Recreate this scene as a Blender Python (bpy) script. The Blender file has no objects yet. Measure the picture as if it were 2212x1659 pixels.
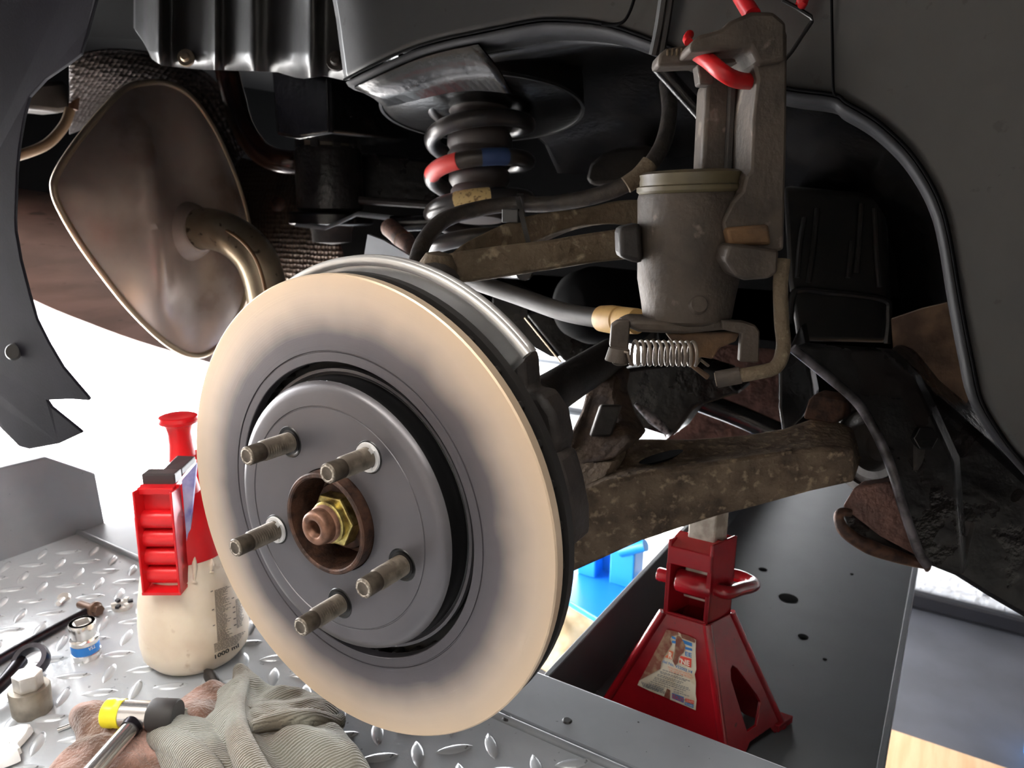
import bpy, bmesh, math, random
from mathutils import Vector, Matrix, noise
random.seed(7)
SC = bpy.context.scene
COL = SC.collection
# ------------------------------------------------------------------ camera
# world frame: hub centre at the origin, X towards the car's nose, Y into the car, Z up (metres)
CAM = Vector((0.3002443, -0.29999286, 0.18105606))
FW = Vector((-0.50888991, 0.82848959, -0.23374357)).normalized()
RT = Vector((0.85050161, 0.52583257, 0.01212921)); RT = (RT - FW * RT.dot(FW)).normalized()
DN = FW.cross(RT)
FPX = 1583.1
cd = bpy.data.cameras.new('camera'); cam = bpy.data.objects.new('camera', cd); COL.objects.link(cam)
cd.sensor_width = 36.0; cd.lens = FPX / 2212 * 36; cd.clip_start = 0.02; cd.clip_end = 200
cd.dof.use_dof = True; cd.dof.focus_distance = 0.44; cd.dof.aperture_fstop = 15
cam.matrix_world = Matrix(((RT.x, -DN.x, -FW.x, CAM.x), (RT.y, -DN.y, -FW.y, CAM.y), (RT.z, -DN.z, -FW.z, CAM.z), (0, 0, 0, 1)))
SC.camera = cam
# ------------------------------------------------------------------ world, lights, exposure
w = bpy.data.worlds.new('World'); SC.world = w; w.use_nodes = True
w.node_tree.nodes['Background'].inputs[0].default_value = (0.97, 0.98, 1.0, 1)
w.node_tree.nodes['Background'].inputs[1].default_value = 20.0
SC.view_settings.view_transform = 'Standard'; SC.view_settings.look = 'None'
SC.view_settings.gamma = 1; SC.view_settings.use_curve_mapping = False
SC.view_settings.exposure = 0.25
def area(name, loc, target, sx, sy, power, col, cast=True):
    l = bpy.data.lights.new(name, 'AREA'); l.shape = 'RECTANGLE'; l.size = sx; l.size_y = sy; l.energy = power; l.color = col
    o = bpy.data.objects.new(name, l); COL.objects.link(o); o.location = loc
    o.rotation_euler = (Vector(target) - Vector(loc)).to_track_quat('-Z', 'Y').to_euler(); return o
FILL_LAMPS = [((-0.15, -0.85, 1.74), 22), ((1.3, -0.85, 1.74), 19)]      # fill lamps added out of view under the ceiling
for q, (p, pw) in enumerate(FILL_LAMPS):
    area('added_fill_light', p, (p[0], p[1], -1), 1.2, 0.10, pw, (1.0, 0.95, 0.88))

pt = area('door_portal', (-1.24, 0.80, 0.22), (2, 0.80, 0.22), 2.4, 2.1, 0, (1, 1, 1)); pt.data.cycles.is_portal = True
sn = bpy.data.lights.new('sun', 'SUN'); sn.energy = 60; sn.angle = 0.02; sn.color = (1.0, 0.95, 0.88)
so_ = bpy.data.objects.new('sun', sn); COL.objects.link(so_); so_.rotation_euler = Vector((0.32, -0.42, -0.85)).to_track_quat('-Z', 'Y').to_euler()
# ------------------------------------------------------------------ helpers
def S(r, g, b):
    f = lambda c: (c / 255) / 12.92 if c <= 10.3 else (((c / 255) + 0.055) / 1.055) ** 2.4
    return (f(r), f(g), f(b), 1)
def P(x, y, X=None, Y=None, Z=None, d=None):
    D = FW + RT * ((x - 1106) / FPX) + DN * ((y - 829.5) / FPX)
    if X is not None: d = (X - CAM.x) / D.x
    if Y is not None: d = (Y - CAM.y) / D.y
    if Z is not None: d = (Z - CAM.z) / D.z
    return CAM + D * d
def PP(x, y, o, n):
    D = FW + RT * ((x - 1106) / FPX) + DN * ((y - 829.5) / FPX)
    return CAM + D * ((o - CAM).dot(n) / D.dot(n))
def PX(p):
    v = Vector(p) - CAM; z = v.dot(FW)
    return (1106 + FPX * v.dot(RT) / z, 829.5 + FPX * v.dot(DN) / z, z)
def PL(pts, **k): return [P(x, y, **k) for x, y in pts]
def put(o, parent=None):
    COL.objects.link(o)
    if parent is not None:
        o.parent = parent
        w_ = Vector(parent['_w']) if '_w' in parent else Vector((0, 0, 0))
        o.matrix_parent_inverse = Matrix.Translation(-w_)
    return o
def tag(o, label, cat, group=None):
    o['label'] = label; o['category'] = cat
    if group: o['group'] = group
    return o
ROOTS = []
def thing(name, label, cat, loc, group=None):
    o = bpy.data.objects.new(name, None); o.empty_display_size = 0.02; o.location = loc; o['_w'] = tuple(loc); COL.objects.link(o); ROOTS.append(o)
    return tag(o, label, cat, group)
def mesh(name, vf, mat, parent=None, smooth=38, bev=0, seg=2, solid=0, sub=0, label=None, kind=None, off=0):
    vs, fs = vf
    me = bpy.data.meshes.new(name); me.from_pydata([tuple(v) for v in vs], [], fs)
    bm = bmesh.new(); bm.from_mesh(me); bmesh.ops.remove_doubles(bm, verts=bm.verts, dist=1e-6)
    bmesh.ops.recalc_face_normals(bm, faces=bm.faces); bm.to_mesh(me); bm.free()
    me.materials.append(mat)
    if smooth:
        me.polygons.foreach_set('use_smooth', [True] * len(me.polygons)); me.set_sharp_from_angle(angle=math.radians(smooth))
    o = bpy.data.objects.new(name, me)
    if solid: m = o.modifiers.new('solid', 'SOLIDIFY'); m.thickness = solid; m.offset = off
    if bev: m = o.modifiers.new('bevel', 'BEVEL'); m.width = bev; m.segments = seg; m.limit_method = 'ANGLE'; m.angle_limit = math.radians(30)
    if sub: m = o.modifiers.new('sub', 'SUBSURF'); m.levels = sub; m.render_levels = sub
    if label: o['label'] = label
    if kind: o['kind'] = kind
    return put(o, parent)
def join(*parts):
    vs, fs = [], []
    for v, f in parts:
        n = len(vs); vs += list(v); fs += [tuple(i + n for i in q) for q in f]
    return vs, fs
def crom(pts, n):
    pts = [Vector(p) for p in pts]; out = []
    for i in range(len(pts) - 1):
        p0 = pts[max(i - 1, 0)]; p1 = pts[i]; p2 = pts[i + 1]; p3 = pts[min(i + 2, len(pts) - 1)]
        for k in range(n):
            t = k / n
            out.append(0.5 * (2 * p1 + (p2 - p0) * t + (2 * p0 - 5 * p1 + 4 * p2 - p3) * t * t + (3 * p1 - p0 - 3 * p2 + p3) * t ** 3))
    out.append(pts[-1]); return out
def closed(pts, n):
    pts = [Vector(p) for p in pts]; out = []; N = len(pts)
    for i in range(N):
        p0, p1, p2, p3 = pts[i - 1], pts[i], pts[(i + 1) % N], pts[(i + 2) % N]
        for k in range(n):
            t = k / n
            out.append(0.5 * (2 * p1 + (p2 - p0) * t + (2 * p0 - 5 * p1 + 4 * p2 - p3) * t * t + (3 * p1 - p0 - 3 * p2 + p3) * t ** 3))
    return out
def tube(pts, r, seg=12, n=6, loop=False, smoothp=True, flat=1.0, up=None):
    pts = [Vector(p) for p in pts]
    rs = r if isinstance(r, (list, tuple)) else [r] * len(pts)
    if loop: path = closed(pts, n); rad = [rs[0]] * len(path)
    elif smoothp and len(pts) > 2:
        path = crom(pts, n); rad = [rs[min(i // n, len(rs) - 2)] * (1 - (i % n) / n) + rs[min(i // n + 1, len(rs) - 1)] * ((i % n) / n) for i in range(len(path))]
    else: path = pts; rad = list(rs)
    N = len(path); vs = []; fs = []
    t0 = (path[1] - path[0]).normalized(); u = t0.orthogonal().normalized()
    if up is not None: u = (Vector(up) - t0 * t0.dot(Vector(up))).normalized()
    for i in range(N):
        a = path[i - 1] if (i > 0 or loop) else path[i]; b = path[(i + 1) % N] if (i < N - 1 or loop) else path[i]
        t = (b - a).normalized(); u = (u - t * u.dot(t)).normalized(); v = t.cross(u)
        for k in range(seg):
            an = 2 * math.pi * k / seg
            vs.append(path[i] + u * math.cos(an) * rad[i] + v * math.sin(an) * rad[i] * flat)
    M_ = N if loop else N - 1
    for i in range(M_):
        for k in range(seg):
            fs.append((i * seg + k, i * seg + (k + 1) % seg, ((i + 1) % N) * seg + (k + 1) % seg, ((i + 1) % N) * seg + k))
    if not loop: fs += [tuple(range(seg))[::-1], tuple((N - 1) * seg + k for k in range(seg))]
    return vs, fs
def frame(ax):
    ax = Vector(ax).normalized(); u = ax.orthogonal().normalized(); return ax, u, ax.cross(u)
def lathe(prof, o, ax, seg=48, a0=None, a1=None, u=None, cap=True):
    o = Vector(o); ax = Vector(ax).normalized()
    if u is None: u = ax.orthogonal().normalized()
    else: u = Vector(u); u = (u - ax * u.dot(ax)).normalized()
    v = ax.cross(u); full = a0 is None
    n = seg if full else seg + 1
    if full: a0, a1 = 0, 2 * math.pi
    vs, fs = [], []
    for r, h in prof:
        for k in range(n):
            a = a0 + (a1 - a0) * k / seg
            vs.append(o + ax * h + (u * math.cos(a) + v * math.sin(a)) * r)
    for i in range(len(prof) - 1):
        for k in range(seg):
            k2 = (k + 1) % n
            fs.append((i * n + k, i * n + k2, (i + 1) * n + k2, (i + 1) * n + k))
    if full and cap:
        if prof[0][0] > 1e-5: fs.append(tuple(range(n))[::-1])
        if prof[-1][0] > 1e-5: fs.append(tuple((len(prof) - 1) * n + k for k in range(n)))
    return vs, fs
def prism(pts, vec):
    pts = [Vector(p) for p in pts]; n = len(pts); vec = Vector(vec)
    vs = pts + [p + vec for p in pts]
    fs = [tuple(range(n)), tuple(range(2 * n - 1, n - 1, -1))] + [(i, (i + 1) % n, n + (i + 1) % n, n + i) for i in range(n)]
    return vs, fs
def box(c, h, ax=None):
    c = Vector(c); X, Y_, Z_ = ax if ax else (Vector((1, 0, 0)), Vector((0, 1, 0)), Vector((0, 0, 1)))
    vs = [c + X * (h[0] * i) + Y_ * (h[1] * j) + Z_ * (h[2] * k) for i in (-1, 1) for j in (-1, 1) for k in (-1, 1)]
    return vs, [(0, 1, 3, 2), (4, 6, 7, 5), (0, 4, 5, 1), (2, 3, 7, 6), (0, 2, 6, 4), (1, 5, 7, 3)]
def loft(rows, close=False):
    n = len(rows[0]); vs = [Vector(p) for r in rows for p in r]; fs = []
    for i in range(len(rows) - 1):
        for k in range(n if close else n - 1):
            k2 = (k + 1) % n; fs.append((i * n + k, i * n + k2, (i + 1) * n + k2, (i + 1) * n + k))
    return vs, fs
def hexa(o, ax, af, h, rot=0, hole=0):
    R = af / math.sqrt(3); ax, u, v = frame(ax); o = Vector(o)
    ring = [o + (u * math.cos(rot + k * math.pi / 3) + v * math.sin(rot + k * math.pi / 3)) * R for k in range(6)]
    return prism(ring, ax * h)

# ------------------------------------------------------------------ materials (procedural)
def M(name, col, rough=0.5, metal=0.0, col2=None, ns=40, lo=0.42, hi=0.62, col3=None, ns3=140, lo3=0.6, hi3=0.68, bump=0.0, bs=300, coat=0.0, stretch=None, rough2=None, spec=0.5, sheen=0, det=6, world=False):
    m = bpy.data.materials.new(name); m.use_nodes = True; nt = m.node_tree; N = nt.nodes; L = nt.links
    b = N['Principled BSDF']; b.inputs['Base Color'].default_value = col; b.inputs['Roughness'].default_value = rough; b.inputs['Metallic'].default_value = metal
    b.inputs['Coat Weight'].default_value = coat; b.inputs['Coat Roughness'].default_value = 0.12; b.inputs['Specular IOR Level'].default_value = spec
    if sheen: b.inputs['Sheen Weight'].default_value = sheen
    tc = N.new('ShaderNodeTexCoord'); src = tc.outputs['Object']
    if stretch:
        mp = N.new('ShaderNodeMapping'); mp.inputs['Scale'].default_value = stretch; L.new(src, mp.inputs['Vector']); src = mp.outputs['Vector']
    def noise_(scale, detail=det):
        n = N.new('ShaderNodeTexNoise'); n.inputs['Scale'].default_value = scale; n.inputs['Detail'].default_value = detail; L.new(src, n.inputs['Vector']); return n.outputs['Fac']
    def ramp(sock, a, c, e=(0, 0, 0, 1), f=(1, 1, 1, 1)):
        r = N.new('ShaderNodeValToRGB'); r.color_ramp.elements[0].position = a; r.color_ramp.elements[1].position = c
        r.color_ramp.elements[0].color = e; r.color_ramp.elements[1].color = f; L.new(sock, r.inputs['Fac']); return r.outputs['Color']
    cs = None
    if col2:
        f1 = noise_(ns); cs = ramp(f1, lo, hi, col, col2)
        if rough2 is not None: L.new(ramp(f1, lo, hi, (rough,) * 3 + (1,), (rough2,) * 3 + (1,)), b.inputs['Roughness'])
    if col3:
        f2 = ramp(noise_(ns3), lo3, hi3); mx = N.new('ShaderNodeMix'); mx.data_type = 'RGBA'; L.new(f2, mx.inputs['Factor'])
        if cs: L.new(cs, mx.inputs['A'])
        else: mx.inputs['A'].default_value = col
        mx.inputs['B'].default_value = col3; cs = mx.outputs['Result']
    if cs: L.new(cs, b.inputs['Base Color'])
    if bump:
        bp = N.new('ShaderNodeBump'); bp.inputs['Strength'].default_value = 1.0; bp.inputs['Distance'].default_value = bump
        L.new(noise_(bs, 4), bp.inputs['Height']); L.new(bp.outputs['Normal'], b.inputs['Normal'])
    return m
BODY = M('body_satin_paint', S(42, 41, 40), 0.36, 0, S(36, 36, 38), 9, coat=0.1, spec=0.35, col3=S(30, 28, 26), ns3=90, lo3=0.66, hi3=0.7, bump=0.0003, bs=60)
BLACK = M('black_underseal', S(14, 13, 14), 0.38, 0, S(24, 20, 19), 30, bump=0.0012, bs=90, rough2=0.22)
BLACKG = M('black_gloss_paint', S(9, 9, 11), 0.25, 0, S(20, 18, 18), 40, bump=0.0005, bs=120)
BLACKP = M('black_plastic', S(15, 14, 15), 0.45, 0, S(22, 19, 18), 60)
BODYD = M('dark_flange_paint', S(26, 26, 30), 0.6, 0, S(20, 20, 23), 30, spec=0.22)
BUMPER = M('bumper_plastic', S(24, 23, 30), 0.8, 0, S(20, 19, 25), 20, bump=0.0002, bs=400, spec=0.04)
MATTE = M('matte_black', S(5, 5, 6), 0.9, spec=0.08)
RUBBER = M('black_rubber', S(26, 25, 26), 0.6, 0, S(40, 38, 36), 40)
CAST = M('dirty_cast_iron', S(74, 65, 57), 0.62, 0.15, S(56, 49, 43), 35, col3=S(110, 100, 92), ns3=60, lo3=0.64, hi3=0.7, bump=0.0006, bs=220)
CASTD = M('dark_cast_iron', S(46, 40, 37), 0.6, 0.1, S(32, 28, 27), 35, bump=0.0006, bs=200)
RUST = M('orange_rust', S(106, 80, 54), 0.8, 0, S(80, 60, 44), 60, bump=0.0005, bs=300)
ARMD = M('dark_corroded_web', S(78, 63, 52), 0.8, 0, S(50, 40, 35), 40, bump=0.003, bs=110, spec=0.3)
ARM = M('corroded_arm', S(110, 95, 79), 0.8, 0.0, S(72, 60, 50), 48, lo=0.34, hi=0.66, col3=S(146, 128, 106), ns3=150, lo3=0.56, hi3=0.72, bump=0.003, bs=150, spec=0.3)
ARMU = M('corroded_upper_arm', S(114, 101, 84), 0.75, 0.05, S(88, 76, 60), 30, lo=0.35, hi=0.65, col3=S(165, 152, 128), ns3=80, lo3=0.58, hi3=0.74, bump=0.002, bs=190, spec=0.3)
HUBR = M('rusty_hub', S(84, 58, 46), 0.55, 0.4, S(50, 34, 28), 120, bump=0.0004, bs=500)
COPPER = M('rusty_stub', S(134, 98, 80), 0.45, 0.5, S(98, 70, 56), 150)
ZINC = M('yellow_zinc', S(206, 190, 120), 0.3, 0.85, S(120, 104, 66), 120)
STUD = M('stud_steel', S(98, 90, 80), 0.45, 0.6, S(68, 60, 52), 120)
STUDT = M('stud_end', S(190, 182, 170), 0.5, 0.5, S(110, 100, 90), 600)
CLIP = M('bright_zinc', S(225, 225, 225), 0.4, 0.5)
HAT = M('grey_hat_coating', S(98, 96, 100), 0.36, 0.5, S(92, 90, 94), 12)
HATD = M('black_hat_wall', S(16, 16, 17), 0.3, 0.2)
ALU = M('brushed_shield', S(214, 213, 211), 0.36, 0.55, S(200, 199, 198), 30)
VANE = M('vane_iron', S(30, 28, 27), 0.6, 0.2)
MUFF = M('stained_steel', S(172, 158, 148), 0.4, 0.4, S(148, 134, 124), 9, col3=S(90, 62, 44), ns3=9, lo3=0.60, hi3=0.78, bump=0.0002, bs=80)
PIPE = M('tan_steel_pipe', S(158, 146, 124), 0.32, 0.65, S(132, 118, 98), 20, col3=S(70, 58, 46), ns3=60, lo3=0.62, hi3=0.66)
SEAM = M('seam_steel', S(176, 160, 136), 0.35, 0.7)
SHIELD = M('heat_shield_foil', S(86, 72, 60), 0.45, 0.6, S(56, 46, 40), 20)
SHIELDD = M('dark_heat_shield', S(40, 38, 40), 0.45, 0.5)
BROWNPIPE = M('rusty_brown_tube', S(58, 34, 22), 0.25, 0.3, S(24, 16, 14), 15, coat=0.3)
UNDER = M('brown_plastic_tray', S(100, 78, 70), 0.6, 0, S(80, 62, 55), 6, col3=S(58, 44, 39), ns3=25, lo3=0.62, hi3=0.7, stretch=(1, 1, 5))
SEALB = M('brown_underseal', S(112, 82, 74), 0.55, 0, S(80, 58, 54), 40, bump=0.004, bs=130)
TAN = M('lit_rust_tan', S(132, 106, 84), 0.7, 0, S(88, 68, 56), 30, bump=0.001, bs=150)
SPRING = M('spring_black', S(44, 42, 44), 0.3, 0.2, S(60, 54, 50), 25)
PRED = M('paint_red', S(190, 48, 42), 0.5); PBLUE = M('paint_blue', S(46, 66, 108), 0.5)
PCREAM = M('paint_cream', S(196, 170, 116), 0.7, 0, S(120, 96, 62), 300, lo=0.55, hi=0.65)
BOOT = M('brown_bellows', S(66, 58, 56), 0.5, 0, S(52, 45, 44), 20)
TAPE = M('cloth_tape', S(48, 44, 42), 0.5, 0, S(62, 56, 50), 80, bump=0.0016, bs=110)
HOSE = M('grey_cable', S(60, 56, 54), 0.5, 0, S(50, 46, 44), 50)
YELLOW = M('tan_bushing', S(206, 170, 108), 0.5, 0, S(180, 142, 86), 50)
HRED = M('red_hook_coating', S(182, 22, 27), 0.4, 0, S(158, 18, 24), 30)
SPRW = M('dull_wire', S(104, 94, 84), 0.5, 0.4)
DECK = M('grey_deck_paint', S(176, 181, 186), 0.24, 0.12, S(164, 169, 175), 8, col3=S(96, 98, 100), ns3=160, lo3=0.68, hi3=0.74, bump=0.0003, bs=120, rough2=0.27, spec=0.9)
DECKP = M('grey_strip_paint', S(134, 138, 144), 0.45, 0.1, S(124, 128, 134), 12, col3=S(40, 40, 42), ns3=200, lo3=0.72, hi3=0.76)
TRAY = M('dark_tray_paint', S(80, 84, 87), 0.5, 0.1, S(72, 76, 80), 8, col3=S(30, 30, 32), ns3=120, lo3=0.73, hi3=0.76)
SRED = M('stand_red_enamel', S(150, 20, 30), 0.24, 0, S(128, 17, 26), 14, coat=0.4, col3=S(96, 20, 20), ns3=120, lo3=0.72, hi3=0.75, bump=0.0002, bs=100)
RATCH = M('pale_ratchet_bar', S(196, 190, 180), 0.5, 0.3, S(150, 140, 128), 60)
STICK = M('sticker_cream', S(214, 206, 186), 0.6, 0, S(190, 170, 132), 60, lo=0.5, hi=0.75)
RESID = M('sticker_residue', S(124, 72, 58), 0.8, 0, S(160, 138, 110), 160, lo=0.45, hi=0.75, bump=0.0003, bs=600)
INKB = M('print_blue', S(48, 120, 186), 0.5); INKR = M('print_red', S(214, 72, 58), 0.5); INKG = M('print_grey', S(112, 116, 124), 0.6); INKO = M('print_orange', S(222, 120, 84), 0.6); INKW = M('print_white', S(235, 225, 210), 0.6); INKK = M('print_black', S(22, 20, 20), 0.5); INKL = M('print_label_grey', S(118, 108, 98), 0.6)
BLUE = M('lift_blue_enamel', S(40, 150, 234), 0.35, 0, coat=0.2)
BOTT = M('cream_polythene', S(232, 220, 202), 0.42, 0, S(220, 204, 184), 25, col3=S(200, 180, 158), ns3=60, lo3=0.66, hi3=0.76)
BOTT.node_tree.nodes['Principled BSDF'].inputs['Subsurface Weight'].default_value = 0.25
BOTT.node_tree.nodes['Principled BSDF'].inputs['Subsurface Radius'].default_value = (0.01, 0.008, 0.005)
BRED = M('red_polypropylene', S(216, 26, 34), 0.32); BBLK = M('dark_latch', S(62, 56, 58), 0.4); BVIO = M('violet_insert', S(122, 122, 196), 0.5, 0, S(190, 190, 226), 40)
CHROME = M('chrome', S(228, 226, 224), 0.2, 0.9); SATIN = M('satin_steel', S(218, 216, 212), 0.35, 0.45, S(180, 176, 170), 60)
ALUD = M('dull_socket', S(150, 142, 130), 0.5, 0.6, S(124, 116, 106), 60); BAND = M('socket_blue', S(36, 116, 196), 0.4)
STEELK = M('dark_tool_steel', S(52, 50, 56), 0.3, 0.8, S(36, 34, 38), 40); STEELB = M('brown_bolt', S(96, 74, 62), 0.45, 0.6)
MYEL = M('yellow_plastic_face', S(242, 228, 48), 0.3); MBLK = M('black_mallet_face', S(46, 44, 44), 0.6)
RAGB = M('brown_microfibre', S(124, 90, 74), 0.95, 0, S(86, 61, 48), 28, col3=S(184, 146, 134), ns3=18, lo3=0.52, hi3=0.66, bump=0.0022, bs=420, sheen=0.5)
def towel_mat():
    m = M('grey_green_towel', S(144, 146, 136), 0.95, 0, S(114, 104, 88), 16, lo=0.4, hi=0.68, sheen=0.4)
    nt = m.node_tree; N = nt.nodes; L = nt.links; b = N['Principled BSDF']
    tc = N.new('ShaderNodeTexCoord'); mp = N.new('ShaderNodeMapping'); mp.inputs['Rotation'].default_value = (0, 0, 0.5); L.new(tc.outputs['Object'], mp.inputs['Vector'])
    wv = N.new('ShaderNodeTexWave'); wv.inputs['Scale'].default_value = 150; wv.inputs['Distortion'].default_value = 1.4; wv.inputs['Detail Scale'].default_value = 3; L.new(mp.outputs['Vector'], wv.inputs['Vector'])
    bp = N.new('ShaderNodeBump'); bp.inputs['Distance'].default_value = 0.0011; L.new(wv.outputs['Fac'], bp.inputs['Height']); L.new(bp.outputs['Normal'], b.inputs['Normal']); return m
TOWEL = towel_mat()
SACK = M('beige_sack', S(206, 186, 150), 0.85, 0, S(180, 156, 118), 20)
MAT = M('dark_rubber_floor', S(64, 65, 71), 0.6, 0, S(55, 56, 61), 6, col3=S(130, 116, 104), ns3=30, lo3=0.75, hi3=0.8)
CARD = M('cardboard', S(206, 166, 126), 0.85, 0, S(196, 154, 112), 5, bump=0.0006, bs=60, stretch=(14, 1, 1))
WALLW = M('white_masonry_paint', S(244, 246, 250), 0.7, 0, bump=0.006, bs=60)
WALLG = M('pale_wall_paint', S(214, 210, 204), 0.85); CEIL = M('ceiling_board', S(200, 198, 194), 0.9); APRON = M('pale_concrete_apron', S(226, 226, 226), 0.9, 0, S(212, 212, 214), 3)
PAPER = M('white_paper', S(236, 238, 240), 0.8); DARKT = M('black_plastic_trim', S(28, 28, 32), 0.4)
LAMPM = M('fill_lamp_tube', (1, 0.93, 0.82, 1)); LAMPM.node_tree.nodes['Principled BSDF'].inputs['Emission Color'].default_value = (1, 0.93, 0.82, 1); LAMPM.node_tree.nodes['Principled BSDF'].inputs['Emission Strength'].default_value = 6
LAMPH = M('fill_lamp_housing', S(230, 230, 228), 0.5)
def disc_mat():
    m = bpy.data.materials.new('machined_friction_face'); m.use_nodes = True; nt = m.node_tree; N = nt.nodes; L = nt.links; b = N['Principled BSDF']
    tc = N.new('ShaderNodeTexCoord'); sx = N.new('ShaderNodeSeparateXYZ'); L.new(tc.outputs['Object'], sx.inputs[0])
    cb = N.new('ShaderNodeCombineXYZ'); L.new(sx.outputs['X'], cb.inputs['X']); L.new(sx.outputs['Z'], cb.inputs['Y'])
    ln = N.new('ShaderNodeVectorMath'); ln.operation = 'LENGTH'; L.new(cb.outputs[0], ln.inputs[0])
    nz = N.new('ShaderNodeTexNoise'); nz.inputs['Scale'].default_value = 30; L.new(tc.outputs['Object'], nz.inputs['Vector'])
    ad = N.new('ShaderNodeMath'); ad.operation = 'MULTIPLY_ADD'; L.new(nz.outputs['Fac'], ad.inputs[0]); ad.inputs[1].default_value = 0.010; L.new(ln.outputs['Value'], ad.inputs[2])
    mr = N.new('ShaderNodeMapRange'); mr.inputs['From Min'].default_value = 0.09; mr.inputs['From Max'].default_value = 0.15; L.new(ad.outputs[0], mr.inputs['Value'])
    r = N.new('ShaderNodeValToRGB'); L.new(mr.outputs[0], r.inputs['Fac']); e = r.color_ramp.elements
    e[0].position = 0.22; e[0].color = S(84, 81, 86); e[1].position = 0.98; e[1].color = S(208, 186, 160)
    for p, c in ((0.40, S(94, 90, 94)), (0.60, S(164, 152, 143)), (0.78, S(196, 179, 161))):
        q = e.new(p); q.color = c
    # fine concentric turning marks
    rc = N.new('ShaderNodeCombineXYZ'); L.new(ln.outputs['Value'], rc.inputs['X']); n2 = N.new('ShaderNodeTexNoise'); n2.inputs['Scale'].default_value = 900; L.new(rc.outputs[0], n2.inputs['Vector'])
    mx = N.new('ShaderNodeMix'); mx.data_type = 'RGBA'; mx.blend_type = 'MULTIPLY'; mx.inputs['Factor'].default_value = 0.25; L.new(r.outputs[0], mx.inputs['A']); L.new(n2.outputs['Color'], mx.inputs['B'])
    L.new(r.outputs[0], b.inputs['Base Color'])
    b.inputs['Metallic'].default_value = 0.5; b.inputs['Roughness'].default_value = 0.44
    bp = N.new('ShaderNodeBump'); bp.inputs['Distance'].default_value = 0.00008; L.new(n2.outputs['Fac'], bp.inputs['Height']); L.new(bp.outputs['Normal'], b.inputs['Normal'])
    return m
DISC = disc_mat()
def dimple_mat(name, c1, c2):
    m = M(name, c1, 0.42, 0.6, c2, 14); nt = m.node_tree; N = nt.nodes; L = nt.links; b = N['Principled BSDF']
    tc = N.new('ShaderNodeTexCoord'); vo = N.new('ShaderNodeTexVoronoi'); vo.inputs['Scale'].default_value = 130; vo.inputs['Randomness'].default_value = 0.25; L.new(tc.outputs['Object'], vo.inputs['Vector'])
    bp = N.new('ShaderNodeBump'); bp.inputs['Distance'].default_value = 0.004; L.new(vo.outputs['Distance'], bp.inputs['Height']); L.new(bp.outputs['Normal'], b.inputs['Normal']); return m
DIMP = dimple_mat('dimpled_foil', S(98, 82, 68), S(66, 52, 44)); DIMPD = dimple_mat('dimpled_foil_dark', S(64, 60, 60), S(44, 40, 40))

# ------------------------------------------------------------------ the setting
def struct(name, vf, mat, **k):
    o = mesh(name, vf, mat, **k); o['kind'] = 'structure'; return o
GZ = -0.85
floor = struct('floor', box((1.37, -0.4, GZ - 0.05), (2.68, 2.25, 0.05)), MAT, smooth=0)
apron = struct('floor_apron', box((-21.31, 0, GZ - 0.06), (20, 25, 0.06)), APRON, smooth=0)
wb = struct('wall_back', box((2.0, 1.88, 0.5), (2.05, 0.07, 1.35)), WALLW, smooth=0)
struct('wall_front', box((1.35, -2.7, 0.5), (2.7, 0.05, 1.35)), WALLG, smooth=0)
struct('wall_right', box((4.05, -0.4, 0.5), (0.05, 2.3, 1.35)), WALLG, smooth=0)
DX = -1.30                      # the open garage door at the car's tail
struct('wall_left', join(box((DX, -1.55, 0.5), (0.05, 1.20, 1.35)), box((DX, 0.80, 1.60), (0.05, 1.20, 0.30))), WALLG, smooth=0)
struct('ceiling', box((1.37, -0.4, 1.90), (2.72, 2.4, 0.05)), CEIL, smooth=0)
# painted bricks of the back wall, the courses that show under the car
bv, bf = box((0, 0, 0), (0.105, 0.012, 0.030))
first = None
for r_ in range(9):
    for c_ in range(7):
        x = 0.12 + c_ * 0.222 + (0.111 if r_ % 2 else 0); z = GZ + 0.10 + r_ * 0.072
        if first is None:
            first = mesh('brick', (bv, bf), WALLW, wb, smooth=0, bev=0.006); o = first
        else:
            o = first.copy(); put(o, wb)
        o.location = (x, 1.804 + random.uniform(-0.003, 0.003), z)
struct('baseboard_back', box((1.3, 1.785, GZ + 0.025), (1.35, 0.012, 0.025)), DARKT, smooth=0, bev=0.01)
lamp0 = None
for q, (p, pw) in enumerate(FILL_LAMPS):
    t = thing('added_fill_lamp', ('added unseen fill lamp under the ceiling nearer the disc', 'added unseen fill lamp under the ceiling towards the nose')[q], 'lamp', (p[0], p[1], p[2] + 0.15), 'added fill lamps')
    mesh('housing', box((p[0], p[1], p[2] + 0.11), (0.64, 0.06, 0.04)), LAMPH, t, bev=0.005)
    mesh('tube', lathe([(0.016, -0.6), (0.016, 0.6)], (p[0], p[1], p[2] + 0.045), (1, 0, 0), 12), LAMPM, t)
# cardboard on the floor; the wide unseen sheet is added for warm bounce
tag(mesh('cardboard_sheet', box((-0.35, -1.15, GZ + 0.003), (0.85, 0.62, 0.003)), CARD, smooth=0), 'wide cardboard sheet added out of view to bounce warm light', 'cardboard')
tag(mesh('cardboard_sheet', box((0.55, 0.87, GZ + 0.003), (0.5, 0.34, 0.003)), CARD, smooth=0), 'flat sheet of brown cardboard lying on the dark floor', 'cardboard')

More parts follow.
